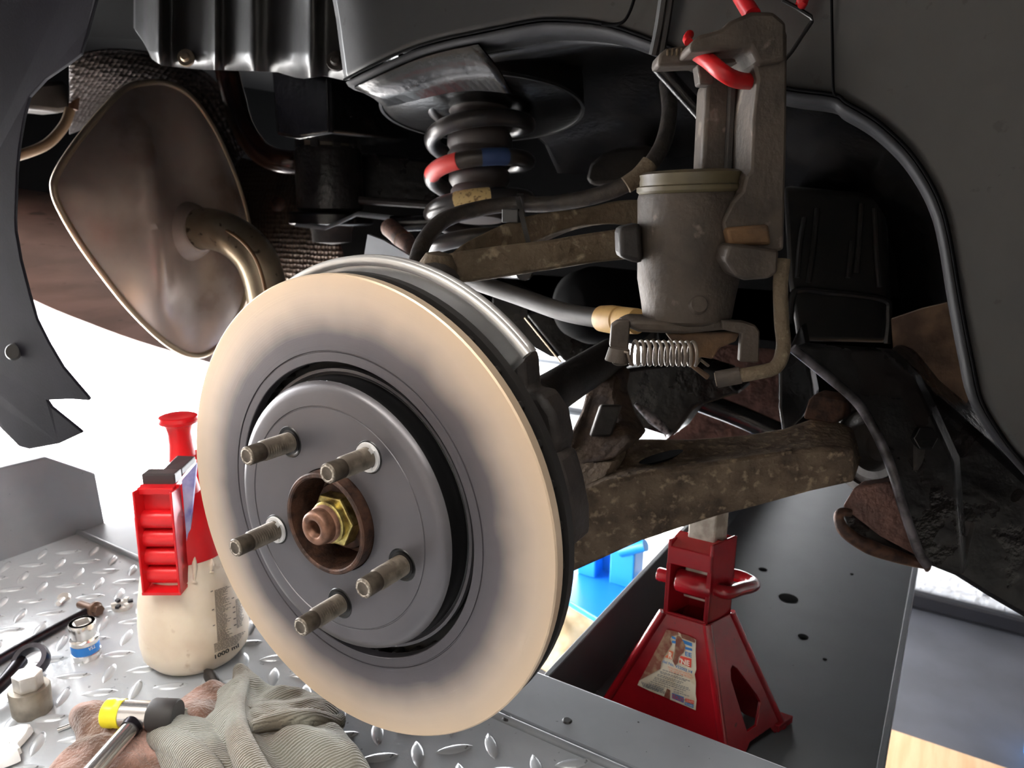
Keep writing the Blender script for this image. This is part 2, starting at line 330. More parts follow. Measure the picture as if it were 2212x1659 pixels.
# ------------------------------------------------------------------ lift platform
DZ = -0.22
lift = thing('lift_platform', 'grey steel lift platform with raised tread bars under the brake disc', 'lift', (0, 0, DZ - 0.1))
deck = mesh('deck', box((-0.13, -0.18, DZ - 0.006), (0.47, 0.318, 0.006)), DECK, lift, smooth=0)
mesh('edge_bead', tube([(-0.60, 0.137, DZ + 0.001), (0.45, 0.131, DZ + 0.001)], 0.0035, 10, smoothp=False), DECKP, lift)
strip = mesh('edge_plate', box((-0.08, 0.170, DZ - 0.004), (0.52, 0.031, 0.006)), DECKP, lift, smooth=0, bev=0.002)
for x, y in ((1225, 1557), (1095, 1551)):
    c = P(x, y, Z=DZ + 0.003)
    mesh('plug_hole', lathe([(0.0001, 0.001), (0.003, 0.001), (0.0042, 0)], c, (0, 0, 1), 14), BLACKP, strip)
TZ = -0.30
mesh('edge_wall', box((-0.08, 0.199, DZ - 0.045), (0.52, 0.003, 0.04)), TRAY, lift, smooth=0)
tray = mesh('stand_tray', box((0.159, 0.98, TZ - 0.003), (0.130, 0.78, 0.003)), TRAY, lift, smooth=0)
mesh('tray_side', box((0.031, 0.98, (DZ + TZ) / 2), (0.003, 0.78, (DZ - TZ) / 2)), TRAY, lift, smooth=0, bev=0.001)
mesh('tray_edge', box((0.2925, 0.98, TZ - 0.018), (0.0035, 0.78, 0.018)), DECKP, lift, smooth=0, bev=0.001)
for x, y, r_ in ((1703, 1292, 0.010), (1648, 1230, 0.005), (1735, 1375, 0.005), (1782, 1424, 0.002), (1840, 1240, 0.002)):
    c = P(x, y, Z=TZ + 0.0003); mesh('drain_hole', lathe([(0.0001, 0.0002), (r_, 0.0002), (r_ * 1.2, 0)], c, (0, 0, 1), 16), MATTE, tray)
# approach flap, tilted up at the far end of the platform
fl = [(-0.597, -0.40, DZ - 0.02), (-0.597, 0.171, DZ - 0.02), (-0.605, 0.170, DZ + 0.068), (-0.61, 0.118, DZ + 0.104), (-0.61, -0.40, DZ + 0.118)]
mesh('approach_flap', prism(fl, (-0.012, 0, 0)), DECKP, lift, smooth=0, bev=0.002)
# tread bars: lens shaped lugs in two directions
def lug():
    n = 9; rows = []
    L_, W_, H_ = 0.0145, 0.0046, 0.0021
    for k in range(n):
        t = -1 + 2 * k / (n - 1); wv = W_ * (1 - t * t) ** 0.8 + 1e-4; h = H_ * (1 - t * t) ** 0.6
        rows.append([(t * L_, -wv, 0), (t * L_, -wv * 0.55, h * 0.85), (t * L_, 0, h), (t * L_, wv * 0.55, h * 0.85), (t * L_, wv, 0)])
    return loft(rows)
lug_o = None; cand = []
for i in range(-9, 16):
    for j in range(-9, 5):
        for k, (ox, oy, an) in enumerate(((0, 0, 3 * math.pi / 4), (0.0205, 0.019, math.pi / 4))):
            x = -0.2937 + 0.041 * i + 0.03 * 0.0385 * j + ox; y = -0.002 - 0.03 * 0.041 * i + 0.0385 * j + oy
            if y > 0.122 or x < -0.585 or y < -0.48 or x > 0.33: continue
            u_, v_, d_ = PX((x, y, DZ))
            if d_ > 0.1 and -60 < u_ < 2270 and -60 < v_ < 1720: cand.append((d_, x, y, an))
cand.sort()
for d_, x, y, an in cand[:290]:
    if lug_o is None: lug_o = mesh('tread_bar', lug(), DECK, deck, smooth=50); o = lug_o
    else: o = lug_o.copy(); put(o, deck)
    o.location = (x, y, DZ); o.rotation_euler = (0, 0, an + random.uniform(-0.05, 0.05))
# far platform on the other side of the car
l2 = thing('lift_platform', 'second lift platform under the far side of the car', 'lift', (-0.3, 1.15, DZ - 0.1))
d2 = mesh('deck', box((-0.57, 1.12, DZ - 0.02), (0.47, 0.42, 0.02)), DECK, l2, smooth=0)
for k in range(4): mesh('deck_rib', box((-0.57, 0.80 + 0.2 * k, DZ + 0.004), (0.47, 0.012, 0.004)), DECKP, l2, smooth=0, bev=0.002)
# blue base of the lift
bl = thing('lift_pedestal', 'bright blue steel lift pedestal with two uprights behind the lower arm', 'lift pedestal', P(1320, 1290, Z=-0.55))
b0 = P(1395, 1235, Z=-0.55); b1 = P(1228, 1285, Z=-0.55); b2 = P(1236, 1180, Z=-0.55); b3 = P(1310, 1350, Z=-0.55)
mesh('base_plate', prism([P(1150, 1250, Z=-0.55), P(1318, 1352, Z=-0.55), P(1420, 1250, Z=-0.55), P(1290, 1190, Z=-0.55)], (0, 0, -0.012)), BLUE, bl, smooth=0, bev=0.002)
for (x, y, w_) in ((1352, 1255, 0.026), (1275, 1236, 0.020)):
    c = P(x, y, Z=-0.55); mesh('upright', box(c + Vector((0, 0, 0.09)), (w_, w_, 0.09)), BLUE, bl, smooth=0, bev=0.003)
c0 = P(1275, 1226, Z=-0.55); c1 = P(1352, 1240, Z=-0.55); mesh('cross_plate', prism([c0, c1, c1 + Vector((0, 0, 0.17)), c0 + Vector((0, 0, 0.17))], (-0.01, 0.02, 0)), BLUE, bl, smooth=0)
mesh('cross_pin', tube([P(1340, 1190, Y=0.95), P(1395, 1178, Y=0.95)], 0.012, 14, smoothp=False), BLUE, bl)
ch = tag(mesh('drain_channel', box((-0.35, 1.36, GZ + 0.012), (0.35, 0.02, 0.012)), DARKT, smooth=0), 'narrow black channel strip on the floor behind the blue base', 'channel')
# ------------------------------------------------------------------ axle stand
Lb, Nb, Rb = P(1288, 1548, Z=TZ), P(1568, 1657, Z=TZ), P(1690, 1570, Z=TZ); Bb = Lb + Rb - Nb
cb_ = (Lb + Rb) / 2
def zat(c, y):
    a, b = -0.3, 0.1
    for _ in range(40):
        m_ = (a + b) / 2
        if PX((c.x, c.y, m_))[1] > y: a = m_
        else: b = m_
    return (a + b) / 2
ztop = zat(cb_, 1322); zsad = zat(cb_, 1165)
st = thing('axle_stand', 'red steel axle stand propping up the lower arm', 'axle stand', (cb_.x, cb_.y, TZ))
ex = (Nb - Lb).normalized(); ey = (Rb - Nb).normalized()
tw, td = 0.0205, 0.0175
def tc_(i, j, z, a=tw, b=td): return Vector((cb_.x, cb_.y, z)) + ex * (a * i) + ey * (b * j)
TL, TN, TR, TB = tc_(-1, -1, ztop), tc_(1, -1, ztop), tc_(1, 1, ztop), tc_(-1, 1, ztop)
LEG = 0.002
def lerp(a, b, t): return a + (b - a) * t
def face_sheet(bl_, br_, tl_, tr_, notch, hole):
    # a stamped trapezoid side with an inverted V cut at the foot and, on the ends, a tall window
    q = lambda u, v: lerp(lerp(bl_, br_, u), lerp(tl_, tr_, u), v)
    if not hole:
        pts = [q(0, 0), q(0.28, 0), q(0.5, notch), q(0.72, 0), q(1, 0), q(1, 1), q(0, 1)]
        vs = pts; fs = [(0, 1, 2, 6), (2, 3, 4, 5), (2, 5, 6)]
        return vs, fs
    us = [0, 0.26, 0.40, 0.62, 0.74, 1]; o_ = [q(0, 0), q(0.3, 0), q(0.42, 0.06), q(0.8, 0.06), q(0.84, 0), q(1, 0), q(1, 1), q(0, 1)]
    h_ = [q(0.42, 0.14), q(0.60, 0.14), q(0.80, 0.28), q(0.78, 0.34), q(0.56, 0.60), q(0.47, 0.64), q(0.40, 0.62), q(0.36, 0.56)]
    vs = o_ + h_
    fs = [(0, 1, 2, 8, 15), (2, 3, 9, 8), (3, 4, 5, 10, 9), (5, 6, 11, 10), (6, 12, 11), (6, 13, 12), (6, 7, 14, 13), (7, 15, 14), (7, 0, 15)]
    return vs, fs
for nm, a in (('leg_side', (Lb, Nb, TL, TN, 0.16, False)), ('leg_side', (Rb, Bb, TR, TB, 0.16, False)), ('leg_end', (Nb, Rb, TN, TR, 0, True)), ('leg_end', (Bb, Lb, TB, TL, 0, True))):
    mesh(nm, face_sheet(*a), SRED, st, smooth=0, solid=0.0032, bev=0.0009, off=0)
for a, b in ((Lb, TL), (Nb, TN), (Rb, TR), (Bb, TB)): mesh('corner_bend', tube([a, b], 0.0042, 12, smoothp=False), SRED, st)
mesh('foot', box(Rb + ex * -0.004 + Vector((0, 0, 0.004)), (0.007, 0.012, 0.004), (ex, ey, Vector((0, 0, 1)))), SRED, st, smooth=0, bev=0.001)
# post: four walls with a window in the front, pawl barrel, pin, lever and the pale ratchet bar
zm = zsad
def wallq(i0, j0, i1, j1, z0, z1): return [tc_(i0, j0, z0), tc_(i1, j1, z0), tc_(i1, j1, z1), tc_(i0, j0, z1)]
mesh('post_wall', prism(wallq(1, -1, 1, 1, ztop - 0.004, zm + 0.004), ex * -0.003), SRED, st, smooth=0, bev=0.001)
mesh('post_wall', prism(wallq(-1, -1, -1, 1, ztop - 0.004, zm), ex * 0.003), SRED, st, smooth=0, bev=0.001)
mesh('post_wall', prism(wallq(-1, 1, 1, 1, ztop - 0.004, zm + 0.003), ey * -0.003), SRED, st, smooth=0, bev=0.001)
zw1 = zm - (zm - ztop) * 0.32; zw0 = ztop + (zm - ztop) * 0.02
mesh('post_front', prism(wallq(-1, -1, 1, -1, zw1, zm - 0.006), ey * 0.003), SRED, st, smooth=0, bev=0.001)
mesh('post_front', prism([tc_(-1, -1, zm - 0.007), tc_(1, -1, zm - 0.007), tc_(1, -0.2, zm + 0.004), tc_(-1, -0.2, zm + 0.004)], ey * 0.002), SRED, st, smooth=0)
mesh('post_front', prism(wallq(-1, -1, 1, -1, ztop - 0.004, zw0), ey * 0.003), SRED, st, smooth=0, bev=0.001)
for i in (-1, 1): mesh('post_jamb', prism(wallq(i, -1, i * 0.82, -1, zw0, zw1), ey * 0.003), SRED, st, smooth=0)
zp = ztop + (zm - ztop) * 0.42
pc = tc_(0, -0.35, zp)
mesh('pawl_barrel', lathe([(0.0001, -0.0165), (0.0105, -0.0165), (0.0115, -0.015), (0.0115, 0.015), (0.0105, 0.0165), (0.0001, 0.0165)], pc, ex, 28), SRED, st)
mesh('pivot_pin', lathe([(0.0001, 0), (0.0055, 0), (0.0062, 0.001), (0.0062, 0.016), (0.0001, 0.016)], pc - ex * 0.036, ex, 20), SRED, st)
pe = pc + ex * 0.019
lev = [pe, pe + ex * 0.010, P(1600, 1272, d=PX(pe)[2] + 0.012), P(1628, 1262, d=PX(pe)[2] + 0.035), P(1600, 1246, d=PX(pe)[2] + 0.05), P(1560, 1238, d=PX(pe)[2] + 0.052)]
mesh('lever', tube(lev, 0.0062, 14, 6), SRED, st)
cr = tc_(0.1, 0.15, 0)
mesh('ratchet_bar', box((cr.x, cr.y, (ztop + zsad) / 2 + 0.035), (0.0125, 0.009, (zsad - ztop) / 2 + 0.02), (ex, ey, Vector((0, 0, 1)))), RATCH, st, smooth=0, bev=0.0015)
# the sticker on the front of the stand
fn = (Nb - Lb).cross(TL - Lb).normalized()
if fn.dot(CAM - Lb) < 0: fn = -fn
fo = Lb + fn * 0.0024
FS = lambda x, y, e=0: PP(x, y, fo + fn * e, fn)
zk = lambda x, y: (1360 + x / 7.54, 1340 + y / 7.54)
def poly_on(name, pts, mat, e, parent, label=None): return mesh(name, ([FS(*zk(*p), e) for p in pts], [tuple(range(len(pts)))]), mat, parent, smooth=0, label=label)
sk = poly_on('sticker', [(600, 150), (700, 170), (790, 190), (830, 215), (960, 250), (1040, 290), (1080, 320), (1075, 520), (1085, 800), (1060, 880), (1080, 1000), (1075, 1200), (1090, 1300), (1075, 1465), (900, 1390), (660, 1290), (560, 1240), (330, 1150), (130, 1055), (160, 980), (260, 800), (420, 500), (540, 280)], STICK, 0.0003, st, 'cream sticker, scuffed and partly worn through')
def print_(name, pts, mat, e=0.0007): return poly_on(name, pts, mat, e, sk)
print_('worn_patch', [(600, 150), (700, 170), (790, 190), (800, 240), (690, 260), (660, 300), (690, 390), (640, 470), (560, 600), (520, 680), (500, 790), (400, 850), (250, 930), (160, 980), (260, 800), (420, 500), (540, 280)], RESID)
print_('worn_patch', [(770, 240), (830, 270), (880, 350), (910, 420), (880, 520), (800, 600), (790, 690), (745, 745), (700, 660), (730, 560), (740, 430), (750, 330)], RESID)
print_('worn_patch', [(830, 215), (960, 250), (1040, 290), (1075, 330), (1060, 370), (960, 330), (850, 290)], RESID)
print_('worn_patch', [(610, 1110), (665, 1140), (660, 1290), (560, 1245), (580, 1180)], RESID)
print_('blue_bar', [(680, 250), (752, 280), (752, 318), (690, 292)], INKB); print_('blue_bar', [(690, 330), (752, 335), (752, 378), (690, 370)], INKB)
print_('blue_bar', [(855, 310), (1018, 372), (1018, 430), (895, 385)], INKB); print_('blue_bar', [(905, 430), (1018, 460), (1018, 500), (905, 470)], INKB)
print_('red_box', [(830, 575), (1008, 628), (1002, 775), (808, 690), (812, 620)], INKR); print_('red_box', [(640, 485), (715, 510), (690, 640), (570, 600), (600, 570), (625, 560)], INKO)
def text_on(body, p0, p1, p2, mat, fn_map, parent, name='lettering', bold=0.0):
    cu = bpy.data.curves.new('t', 'FONT'); cu.body = body; cu.offset = bold; cu.resolution_u = 3
    o = bpy.data.objects.new('t', cu); me = bpy.data.meshes.new_from_object(o)
    xs = [v.co.x for v in me.vertices]; ys = [v.co.y for v in me.vertices]
    x0, x1, y0, y1 = min(xs), max(xs), min(ys), max(ys)
    vs = []
    for v in me.vertices:
        a = (v.co.x - x0) / (x1 - x0); b = (v.co.y - y0) / (y1 - y0)
        vs.append(fn_map(p0[0] + (p1[0] - p0[0]) * a + (p2[0] - p0[0]) * b, p0[1] + (p1[1] - p0[1]) * a + (p2[1] - p0[1]) * b))
    fs = [tuple(p.vertices) for p in me.polygons]
    bpy.data.objects.remove(o); bpy.data.curves.remove(cu); bpy.data.meshes.remove(me)
    return mesh(name, (vs, fs), mat, parent, smooth=0)
FT = lambda x, y: FS(*zk(x, y), 0.0010)
text_on('EE', (905, 575), (1012, 608), (905, 505), INKB, FT, sk, bold=0.02)
text_on("'NE", (812, 700), (975, 745), (815, 612), INKW, FT, sk, bold=0.03)
text_on('R', (630, 610), (690, 630), (640, 510), INKW, FT, sk, bold=0.03)
text_on('del No. VS2002.V4', (535, 685), (1015, 870), (545, 640), INKB, FT, sk, bold=0.01)
text_on('THE FOLLOWING SAFETY INSTRUCTIONS', (620, 775), (1015, 915), (625, 745), INKO, FT, sk)
text_on('THE USE OF THIS PRODUCT', (640, 830), (1030, 965), (645, 795), INKO, FT, sk)
sm = []
for k in range(13):
    x0 = 520 - k * 22 + random.uniform(-10, 25); y0 = 810 + k * 24; x1 = 870 + random.uniform(-80, 120); x = x0
    sl = 0.33
    while x < x1 and k < 13:
        wl = random.uniform(15, 45); yy = y0 + (x - x0) * sl
        if not (560 < x < 680 and yy > 1100) and x < 1040: sm.append([FT(x, yy), FT(x + wl, yy + wl * sl), FT(x + wl, yy + wl * sl - 11), FT(x, yy - 11)])
        x += wl + 10
for k in range(4):
    x0 = 190 + k * 8; y0 = 1010 + k * 22; x = x0
    while x < 540 - k * 30:
        wl = random.uniform(15, 40); sl = 0.36; yy = y0 + (x - x0) * sl
        sm.append([FT(x, yy), FT(x + wl, yy + wl * sl), FT(x + wl, yy + wl * sl - 11), FT(x, yy - 11)]); x += wl + 9
mesh('small_print', ([v for q in sm for v in q], [tuple(range(4 * i, 4 * i + 4)) for i in range(len(sm))]), INKG, sk, smooth=0)
print_('logo_box', [(690, 1180), (885, 1250), (880, 1345), (690, 1270)], INKB); text_on('SEALEY', (695, 1265), (880, 1335), (695, 1195), INKR, FT, sk, bold=0.02)
print_('logo_box', [(905, 1270), (1050, 1310), (1045, 1370), (910, 1325)], INKR, 0.0008); print_('logo_box', [(900, 1330), (1045, 1375), (1040, 1430), (895, 1370)], INKB, 0.0009)
text_on('QUALITY', (920, 1325), (1040, 1362), (922, 1285), INKW, FT, sk); text_on('MACHINERY', (905, 1365), (1038, 1415), (907, 1340), INKW, FT, sk)
# ------------------------------------------------------------------ brake disc, hub, shield
IN = Vector((0, 1, 0)); OUT = Vector((0, -1, 0)); O3 = Vector((0, 0, 0)); XA = Vector((1, 0, 0))
dk = thing('brake_disc', 'new vented brake disc with grey hat and bright friction face', 'brake disc', (0, 0, -0.144))
mesh('friction_face', lathe([(0.0930, 0.006), (0.0930, 0.0004), (0.0934, 0), (0.0987, 0), (0.0990, 0.0007), (0.0996, 0.0007), (0.0999, 0), (0.1431, 0), (0.144, 0.0008), (0.144, 0.0066), (0.0930, 0.0066)], O3, IN, 128, cap=False), DISC, dk, 25)
mesh('rear_ring', lathe([(0.0880, 0.0135), (0.144, 0.0135), (0.144, 0.0195), (0.1435, 0.02), (0.0880, 0.02), (0.0880, 0.0135)], O3, IN, 96, cap=False), VANE, dk, 25)
vn = None
for k in range(40):
    a = 2 * math.pi * k / 40
    if vn is None: vn = mesh('vane', box((0.117, 0.01, 0), (0.0245, 0.0042, 0.0022)), VANE, dk, smooth=0, bev=0.001); o = vn
    else: o = vn.copy(); put(o, dk)
    o.rotation_euler = (0, a, 0)
mesh('hat', lathe([(0.0316, -0.0060), (0.0316, -0.0110), (0.0320, -0.0114), (0.0682, -0.0114), (0.0685, -0.0109), (0.0691, -0.0109), (0.0694, -0.0114), (0.0765, -0.0114), (0.0795, -0.0108), (0.0818, -0.0090), (0.0832, -0.0062)], O3, IN, 128, cap=False), HAT, dk, 40)
mesh('hat_wall', lathe([(0.0832, -0.0062), (0.0838, -0.0020), (0.0842, 0.0040), (0.0846, 0.0062), (0.0872, 0.0078), (0.0880, 0.0100), (0.0880, 0.0200)], O3, IN, 96, cap=False), HATD, dk, 40)
mesh('hat_lip', lathe([(0.0850, 0.0066), (0.0866, 0.0050), (0.0884, 0.0050), (0.0890, 0.0075)], O3, IN, 96, cap=False), HAT, dk, 40)
hub = thing('wheel_hub', 'rusty wheel hub with five studs and yellow axle nut', 'wheel hub', (0, 0, 0))
mesh('spigot', lathe([(0.0312, -0.004), (0.0312, -0.0186), (0.0304, -0.0194), (0.0288, -0.0194), (0.0280, -0.0186), (0.0272, 0.006), (0.012, 0.012)], O3, IN, 64, cap=False), HUBR, hub, 40)
mesh('nut_washer', lathe([(0.009, -0.004), (0.0205, -0.004), (0.0215, -0.002), (0.0215, 0.002), (0.009, 0.004)], O3, IN, 40, cap=False), HUBR, hub)
nv = hexa((0, -0.0035, 0), OUT, 0.0295, 0.0095, 0.32)
nut = mesh('axle_nut', nv, ZINC, hub, smooth=0, bev=0.0012)
mesh('nut_collar', lathe([(0.0128, 0.0125), (0.0128, 0.0165), (0.0118, 0.0172), (0.010, 0.0172)], O3, OUT, 40, cap=False), ZINC, nut)
pr_ = [(0.0115, 0.008)]
for k in range(6): pr_ += [(0.0116, 0.0135 + k * 0.0012), (0.0106, 0.0141 + k * 0.0012)]
pr_ += [(0.0106, 0.0235), (0.0100, 0.0262), (0.0088, 0.0275), (0.0060, 0.0275), (0.0052, 0.0268), (0.0046, 0.0165), (0.0001, 0.0160)]
mesh('axle_stub', lathe(pr_, O3, OUT, 40), COPPER, hub, 50)
ph = 2.2411
prof = [(0.0058, 0.002)]
for k in range(13): prof += [(0.0062, 0.0115 + k * 0.00165), (0.0052, 0.0115 + (k + 0.5) * 0.00165)]
prof += [(0.0056, 0.0332), (0.0056, 0.0422), (0.0050, 0.0431)]
sv, sf = lathe(prof, O3, OUT, 24, u=XA)
hv, hf = lathe([(0.0068, 0.0085), (0.0068, 0.0110), (0.0078, 0.01175), (0.0094, 0.01185), (0.0098, 0.0114)], O3, OUT, 28, u=XA, cap=False)
cv, cf = lathe([(0.0060, 0.0122), (0.0064, 0.0131), (0.0085, 0.0131), (0.0089, 0.0120)], O3, OUT, 28, u=XA, cap=False)
first = {}
for k in range(5):
    a = ph - k * 2 * math.pi / 5; c = Vector((0.054 * math.cos(a), 0, 0.054 * math.sin(a)))
    if k == 0:
        s_ = mesh('stud', (sv, sf), STUD, hub, 30); e_ = mesh('stud_end', lathe([(0.0001, 0.0426), (0.0030, 0.0427), (0.0040, 0.0433), (0.0052, 0.0430)], O3, OUT, 20), STUDT, s_)
        h_ = mesh('stud_hole', (hv, hf), HATD, dk); b_ = mesh('hole_floor', lathe([(0.0001, 0.0115), (0.0078, 0.0116)], O3, OUT, 24), BLACKP, h_)
        s_.location = c; h_.location = c; first = dict(s=s_, e=e_, h=h_, b=b_)
    else:
        s2 = first['s'].copy(); put(s2, hub); s2.location = c; e2 = first['e'].copy(); COL.objects.link(e2); e2.parent = s2
        h2 = first['h'].copy(); put(h2, dk); h2.location = c; b2_ = first['b'].copy(); COL.objects.link(b2_); b2_.parent = h2
    if k in (1, 4):
        cl = mesh('retaining_clip', (cv, cf), CLIP, hub); cl.location = c
        for q in range(3):
            an = 0.9 + q * 2.1; t = Vector((math.cos(an), 0, math.sin(an)))
            tb = mesh('clip_tab', box(t * 0.0062 + Vector((0, -0.0136, 0)), (0.0018, 0.0005, 0.0016), (t, Vector((0, 1, 0)), t.cross(Vector((0, 1, 0))))), CLIP, cl, smooth=0)
sh = thing('dust_shield', 'bright metal dust shield curving round the top of the disc', 'dust shield', (0, 0.03, 0.13))
a0, a1 = math.radians(44.5), math.radians(205)
# angle measured from +X towards +Z: axis must be -Y for that sense
mesh('shield_plate', lathe([(0.120, -0.034), (0.143, -0.034), (0.1468, -0.031)], O3, OUT, 90, a0, a1, u=XA), ALU, sh, 40, solid=0.0012)
mesh('rolled_lip', lathe([(0.1497 + 0.0030 * math.cos(t), -0.0300 + 0.0030 * math.sin(t)) for t in [i * 2 * math.pi / 12 for i in range(13)]], (0, 0, 0), OUT, 90, a0, a1, u=XA), ALU, sh, 60)
mesh('shield_skirt', lathe([(0.1522, -0.0305), (0.1525, -0.036)], O3, OUT, 90, a0, a1, u=XA), ALU, sh, 40, solid=0.001)
# knuckle behind the disc
kn = thing('wheel_knuckle', 'dark rusty wheel knuckle hidden behind the disc', 'knuckle', (0.02, 0.08, -0.09))
mesh('carrier', lathe([(0.03, 0.018), (0.068, 0.022), (0.074, 0.03), (0.074, 0.055), (0.06, 0.085), (0.03, 0.095)], O3, IN, 48), CASTD, kn)
mesh('upper_arm', tube([(0.02, 0.06, 0.05), (0.005, 0.075, 0.10), (-0.01, 0.105, 0.133)], [0.024, 0.016, 0.012], 14, 6), CASTD, kn)
mesh('lower_arm', tube([(0.03, 0.05, -0.03), (0.05, 0.07, -0.07), (0.045, 0.12, -0.085)], [0.03, 0.026, 0.02], 14, 6), CASTD, kn)
mesh('caliper_lug', prism(PL([(1020, 690), (1128, 770), (1134, 850), (1165, 850), (1195, 895), (1207, 955), (1200, 1000), (1080, 1010)], Y=0.055), (0, 0.022, 0)), CASTD, kn, smooth=30, bev=0.004)
mesh('lower_lug', prism(PL([(1090, 1000), (1203, 985), (1222, 1050), (1236, 1120), (1238, 1180), (1100, 1260)], Y=0.048), (0, 0.025, 0)), CASTD, kn, smooth=30, bev=0.004)

# ------------------------------------------------------------------ upper and lower suspension arms, shaft
ua = thing('upper_control_arm', 'sandy corroded upper wishbone reaching from the disc to the caliper', 'suspension arm', P(1000, 600, Y=0.12))
def bar(top, bot, Yf, thick, n=4):
    t3 = [P(x, y, Y=Yf(x)) for x, y in top]; b3 = [P(x, y, Y=Yf(x)) for x, y in bot]
    t3 = crom(t3, n); b3 = crom(b3, n); th = Vector((0, thick, 0))
    rows = [b3, [lerp(b, t, 0.5) + Vector((0, -0.004, 0)) for b, t in zip(b3, t3)], t3, [t + th for t in t3], [b + th for b in b3], b3]
    v, f = loft(rows); m = len(t3)
    f += [tuple(i * m for i in range(5)), tuple(i * m + m - 1 for i in range(5))[::-1]]
    return v, f
Yl = lambda x: 0.105 + (x - 910) / 450 * 0.085
mesh('front_bar', bar([(905, 566), (973, 546), (1083, 530), (1180, 519), (1256, 506), (1380, 489), (1540, 470)], [(900, 600), (985, 612), (1116, 593), (1190, 582), (1256, 571), (1380, 557), (1540, 540)], Yl, 0.026), ARMU, ua, 45, bev=0.002)
Yu = lambda x: 0.125 + (x - 976) / 400 * 0.15
mesh('rear_bar', bar([(975, 546), (1018, 516), (1130, 468), (1256, 450), (1330, 434), (1400, 432), (1530, 436)], [(985, 575), (1030, 560), (1130, 530), (1215, 497), (1300, 484), (1400, 490), (1530, 492)], Yu, 0.024), ARMU, ua, 45, bev=0.002)
mesh('ball_joint', lathe([(0.0001, -0.018), (0.011, -0.016), (0.014, -0.008), (0.014, 0.006), (0.009, 0.014), (0.0001, 0.016)], P(945, 592, Y=0.112), (0.1, 0, 1), 24), ARMU, ua)
ct = thing('cable_tie', 'black cable tie strapped round the upper wishbone', 'cable tie', P(1150, 540, Y=0.16))
cc = P(1137, 498, Y=0.19); mesh('strap', lathe([(0.0245, -0.0018), (0.0258, -0.0018), (0.0258, 0.0018), (0.0245, 0.0018), (0.0245, -0.0018)], cc, (0.8, 0.45, 0.25), 40, cap=False), RUBBER, ct)
mesh('tie_head', box(P(1107, 466, Y=0.172), (0.007, 0.004, 0.005)), BLACKP, ct, smooth=0, bev=0.0008)
la = thing('lower_control_arm', 'broad corroded brown lower wishbone resting on the red stand', 'suspension arm', P(1500, 1120, Y=0.27))
Yb = lambda x: 0.175 + (x - 1200) / 640 * 0.115
xs_ = [1200, 1240, 1307, 1383, 1430, 1489, 1557, 1611, 1692, 1750, 1800, 1845]
def yint(tab, x):
    for (x0, y0), (x1, y1) in zip(tab, tab[1:]):
        if x <= x1: return y0 + (y1 - y0) * max(0, (x - x0)) / (x1 - x0)
    return tab[-1][1]
botT = [(1200, 1252), (1239, 1236), (1383, 1171), (1489, 1136), (1557, 1114), (1638, 1095), (1692, 1079), (1750, 1063), (1845, 1042)]
ridT = [(1200, 1086), (1234, 1073), (1307, 1041), (1421, 1016), (1530, 1000), (1611, 987), (1700, 975), (1760, 968), (1835, 968)]
topT = [(1200, 985), (1240, 975), (1307, 960), (1372, 946), (1500, 948), (1600, 940), (1690, 926), (1735, 906), (1790, 900), (1845, 925)]
def arow(tab, dy): return [P(x, yint(tab, x), Y=Yb(x) + dy) for x in xs_]
rb_, rr_, rt_ = arow(botT, 0.006), arow(ridT, 0.0), arow(topT, 0.06)
rm_ = [lerp(a, b, 0.5) + Vector((0, -0.004, 0)) for a, b in zip(rb_, rr_)]
rbk = [p + Vector((0, 0.055, 0.006)) for p in rb_]; rtk = [p + Vector((0, 0.02, -0.02)) for p in rt_]
v, f = loft([rbk, rb_, rm_, rr_, [lerp(a, b, 0.5) + Vector((0, 0, -0.004)) for a, b in zip(rr_, rt_)], rt_, rtk, rbk])
f += [tuple(i * len(xs_) for i in range(7)), tuple(i * len(xs_) + len(xs_) - 1 for i in range(7))[::-1]]
mesh('arm_casting', (v, f), ARM, la, 40, bev=0.003)
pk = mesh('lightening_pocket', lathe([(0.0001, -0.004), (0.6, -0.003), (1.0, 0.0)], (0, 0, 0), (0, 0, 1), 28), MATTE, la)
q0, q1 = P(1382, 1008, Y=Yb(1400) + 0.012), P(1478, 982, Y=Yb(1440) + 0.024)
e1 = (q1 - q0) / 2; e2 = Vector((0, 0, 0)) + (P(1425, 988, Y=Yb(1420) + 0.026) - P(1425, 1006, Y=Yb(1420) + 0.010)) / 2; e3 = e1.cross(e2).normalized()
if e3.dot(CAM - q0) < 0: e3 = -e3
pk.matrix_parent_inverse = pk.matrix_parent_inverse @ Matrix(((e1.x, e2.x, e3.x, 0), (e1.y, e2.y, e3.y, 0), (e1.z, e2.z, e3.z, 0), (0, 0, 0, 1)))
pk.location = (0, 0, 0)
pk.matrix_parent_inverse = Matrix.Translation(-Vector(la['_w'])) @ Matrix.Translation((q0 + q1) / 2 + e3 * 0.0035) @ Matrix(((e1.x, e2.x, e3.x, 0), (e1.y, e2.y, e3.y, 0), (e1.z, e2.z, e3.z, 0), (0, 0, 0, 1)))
web = [(1204, 985), (1224, 948), (1252, 890), (1262, 850), (1282, 828), (1322, 797), (1338, 812), (1330, 850), (1346, 905), (1372, 950), (1330, 990), (1222, 1020)]
mesh('rear_web', prism([P(x, y, Y=0.215 + max(0, (985 - y)) / 190 * 0.10) for x, y in web], (0.0, 0.03, 0)), ARMD, la, smooth=30, bev=0.004)
mesh('joint_step', prism([P(x, y, Y=0.183 + (1075 - y) / 100 * 0.046) for x, y in [(1202, 986), (1240, 962), (1300, 955), (1348, 966), (1338, 995), (1312, 1036), (1270, 1054), (1222, 1068)]], (0, 0.02, 0)), ARM, la, smooth=40, bev=0.005, seg=3)
